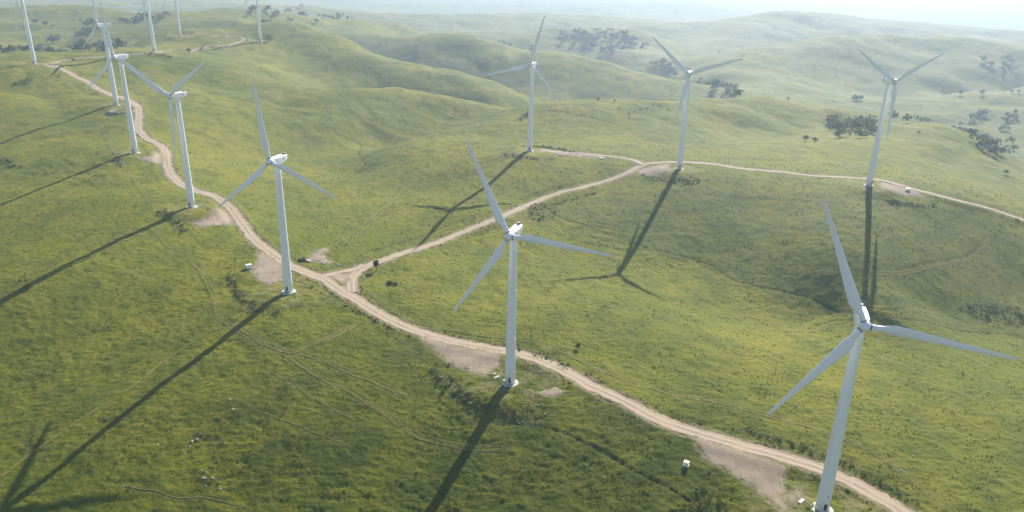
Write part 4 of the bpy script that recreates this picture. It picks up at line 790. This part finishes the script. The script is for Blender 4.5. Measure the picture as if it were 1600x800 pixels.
# ---------------- rocks ----------------
def ico():
    t = (1 + 5 ** .5) / 2
    v = np.array([(-1, t, 0), (1, t, 0), (-1, -t, 0), (1, -t, 0), (0, -1, t), (0, 1, t), (0, -1, -t), (0, 1, -t), (t, 0, -1), (t, 0, 1), (-t, 0, -1), (-t, 0, 1)], float); v /= np.linalg.norm(v[0])
    f = [(0, 11, 5), (0, 5, 1), (0, 1, 7), (0, 7, 10), (0, 10, 11), (1, 5, 9), (5, 11, 4), (11, 10, 2), (10, 7, 6), (7, 1, 8), (3, 9, 4), (3, 4, 2), (3, 2, 6), (3, 6, 8), (3, 8, 9), (4, 9, 5), (2, 4, 11), (6, 2, 10), (8, 6, 7), (9, 8, 1)]
    vs = [tuple(x) for x in v]; cache = {}; nf = []
    def mid(a, b):
        k = (min(a, b), max(a, b))
        if k not in cache:
            m = (np.array(vs[a]) + np.array(vs[b])) / 2; vs.append(tuple(m / np.linalg.norm(m))); cache[k] = len(vs) - 1
        return cache[k]
    for a, b, c in f:
        x, y, z = mid(a, b), mid(b, c), mid(c, a); nf += [(a, x, z), (b, y, x), (c, z, y), (x, y, z)]
    return np.array(vs), nf
IV, IF = ico()
RL = [((0,), 'single pale rock high on the lower left slope'), ((1,), 'pale rock on the slope left of the picture centre line, with a shadow'), ((2,), 'smaller pale rock just above another on the lower left slope'), ((3,), 'lone pale rock right of the long tower shadow at lower left'),
      ((4, 5, 6, 7, 8), 'pale rock in the loose row on the lower left slope'), (tuple(range(9, 17)), 'pale rock in the rubble heap near the bottom left'), ((17,), 'small pale rock at the end of the thin path, bottom left'),
      ((18, 19, 20, 21), 'pale rock in the scatter right of the central turbine foot'), ((22, 23, 24), 'white rock in the pile at the right of the dirt clearing'), ((25,), 'small white rock on the verge right of the lower pad'),
      ((26,), 'lone grey rock on the green slope right of the nearest turbine'), ((27,), 'small rock beside the twin wheel track at left centre'), ((28, 29), 'pale rock on the grass right below the central turbine'), ((30, 43, 44), 'pale rock at the lower right end of the bank below the central turbine'), ((35, 36, 40), 'pale rock at the upper left end of the bank by the central pad'), ((37, 38, 39, 41), 'pale rock in the scrub of the bank left of the central tower shadow'), ((42,), 'small rock on the rough slope below the right back turbine'),
      ((31,), 'pale rock above the dirt clearing'), ((32,), 'dark rock on the lower right gravel pad'), ((33,), 'dark rock on the central gravel pad'), ((34,), 'grey rock at the edge of the lower right pad')]
for ids, lb in RL:
    for k in ids:
        x, y = OBJ['rocks'][k]; g = np.random.default_rng(850 + k)
        sc = (.95 if k in (22, 23, 24) else .42) * (.75 + .6 * g.random())
        if 9 <= k <= 16: x, y, sc = x + g.normal() * 1.1, y + g.normal() * 1.1, .22 + .42 * g.random() ** 1.5
        n_ = 1 + .28 * np.array([float(noise(np.array([v[0] * 1.3 + k]), np.array([v[1] * 1.3 + v[2] * .9]), 860 + k)[0]) for v in IV])
        V = IV * n_[:, None] * np.array([1.2, .9, .62]) * sc
        o = np_mesh('rock', V, IF, M_DARK if k in (32, 33) else M_ROCK, False)
        o.location = (x, y, gz(x, y) + sc * .08 + (.3 if k in (32, 33, 34) else 0)); o.rotation_euler = (0, 0, g.random() * 6)
        tag(o, lb, 'rock', 'rocks lying on the pasture')
# ---------------- round pond by the ridge turbine ----------------
def pond():
    cx, cy = OBJ['pond']; n = 56; pr = [(13.0, -.3), (11.0, .45), (9.6, .95), (8.4, .75), (7.2, -.25), (6.0, -.55)]
    zc = float(surf(np.array([cx]), np.array([cy]))[0]); vs, fs = [], []
    for r, h in pr:
        for i in range(n):
            a = 6.2832 * i / n; rr = r * (1 + .05 * math.sin(3 * a + 1)); x, y = cx + rr * math.cos(a), cy + rr * .92 * math.sin(a)
            zz = gz(x, y) if r > 12 else zc
            vs.append((x, y, zz * (1 if r > 12 else .0) + (0 if r > 12 else zc) + h + .12 * math.sin(7 * a)))
    for j in range(len(pr) - 1):
        for i in range(n): fs.append((j * n + i, j * n + (i + 1) % n, (j + 1) * n + (i + 1) % n, (j + 1) * n + i))
    o = new_obj('pond_bank', vs, fs, M_PAD, None); o['kind'] = 'structure'
    at = o.data.attributes.new('lat', 'FLOAT', 'POINT'); at.data.foreach_set('value', np.full(len(vs), -1.0, np.float32))
    t = NT('pond_water'); nz = t.noise(t.pos(), 1.2, 3, .5); t.bump(nz, .15, .05); m = t.set((.10, .12, .12), .08, .5)
    v = [(cx + 7.3 * math.cos(6.2832 * i / n), cy + 6.8 * math.sin(6.2832 * i / n), zc + .08) for i in range(n)]
    w = new_obj('pond_water', v, [tuple(range(n))], m, None); w['kind'] = 'structure'
pond()
# ---------------- haze ----------------
def haze():
    xs, zb, zt = 17500., -330., 192.
    v = [(x, y, z) for z in (zb, zt) for x, y in ((-xs, -300.), (xs, -300.), (xs, xs), (-xs, xs))]
    f = [(3, 2, 1, 0), (4, 5, 6, 7), (0, 1, 5, 4), (1, 2, 6, 5), (2, 3, 7, 6), (3, 0, 4, 7)]
    m = bpy.data.materials.new('haze_air'); m.use_nodes = True; t = m.node_tree; t.nodes.clear()
    out = t.nodes.new('ShaderNodeOutputMaterial'); pv = t.nodes.new('ShaderNodeVolumePrincipled')
    pv.inputs['Color'].default_value = (.60, .74, 1.0, 1); pv.inputs['Density'].default_value = HAZE_DENSITY; pv.inputs['Anisotropy'].default_value = HAZE_G
    t.links.new(pv.outputs[0], out.inputs['Volume'])
    o = new_obj('haze', v, f, m, None, False); o['kind'] = 'stuff'
    tag(o, 'pale blue haze hanging over the hills', 'haze')
haze()
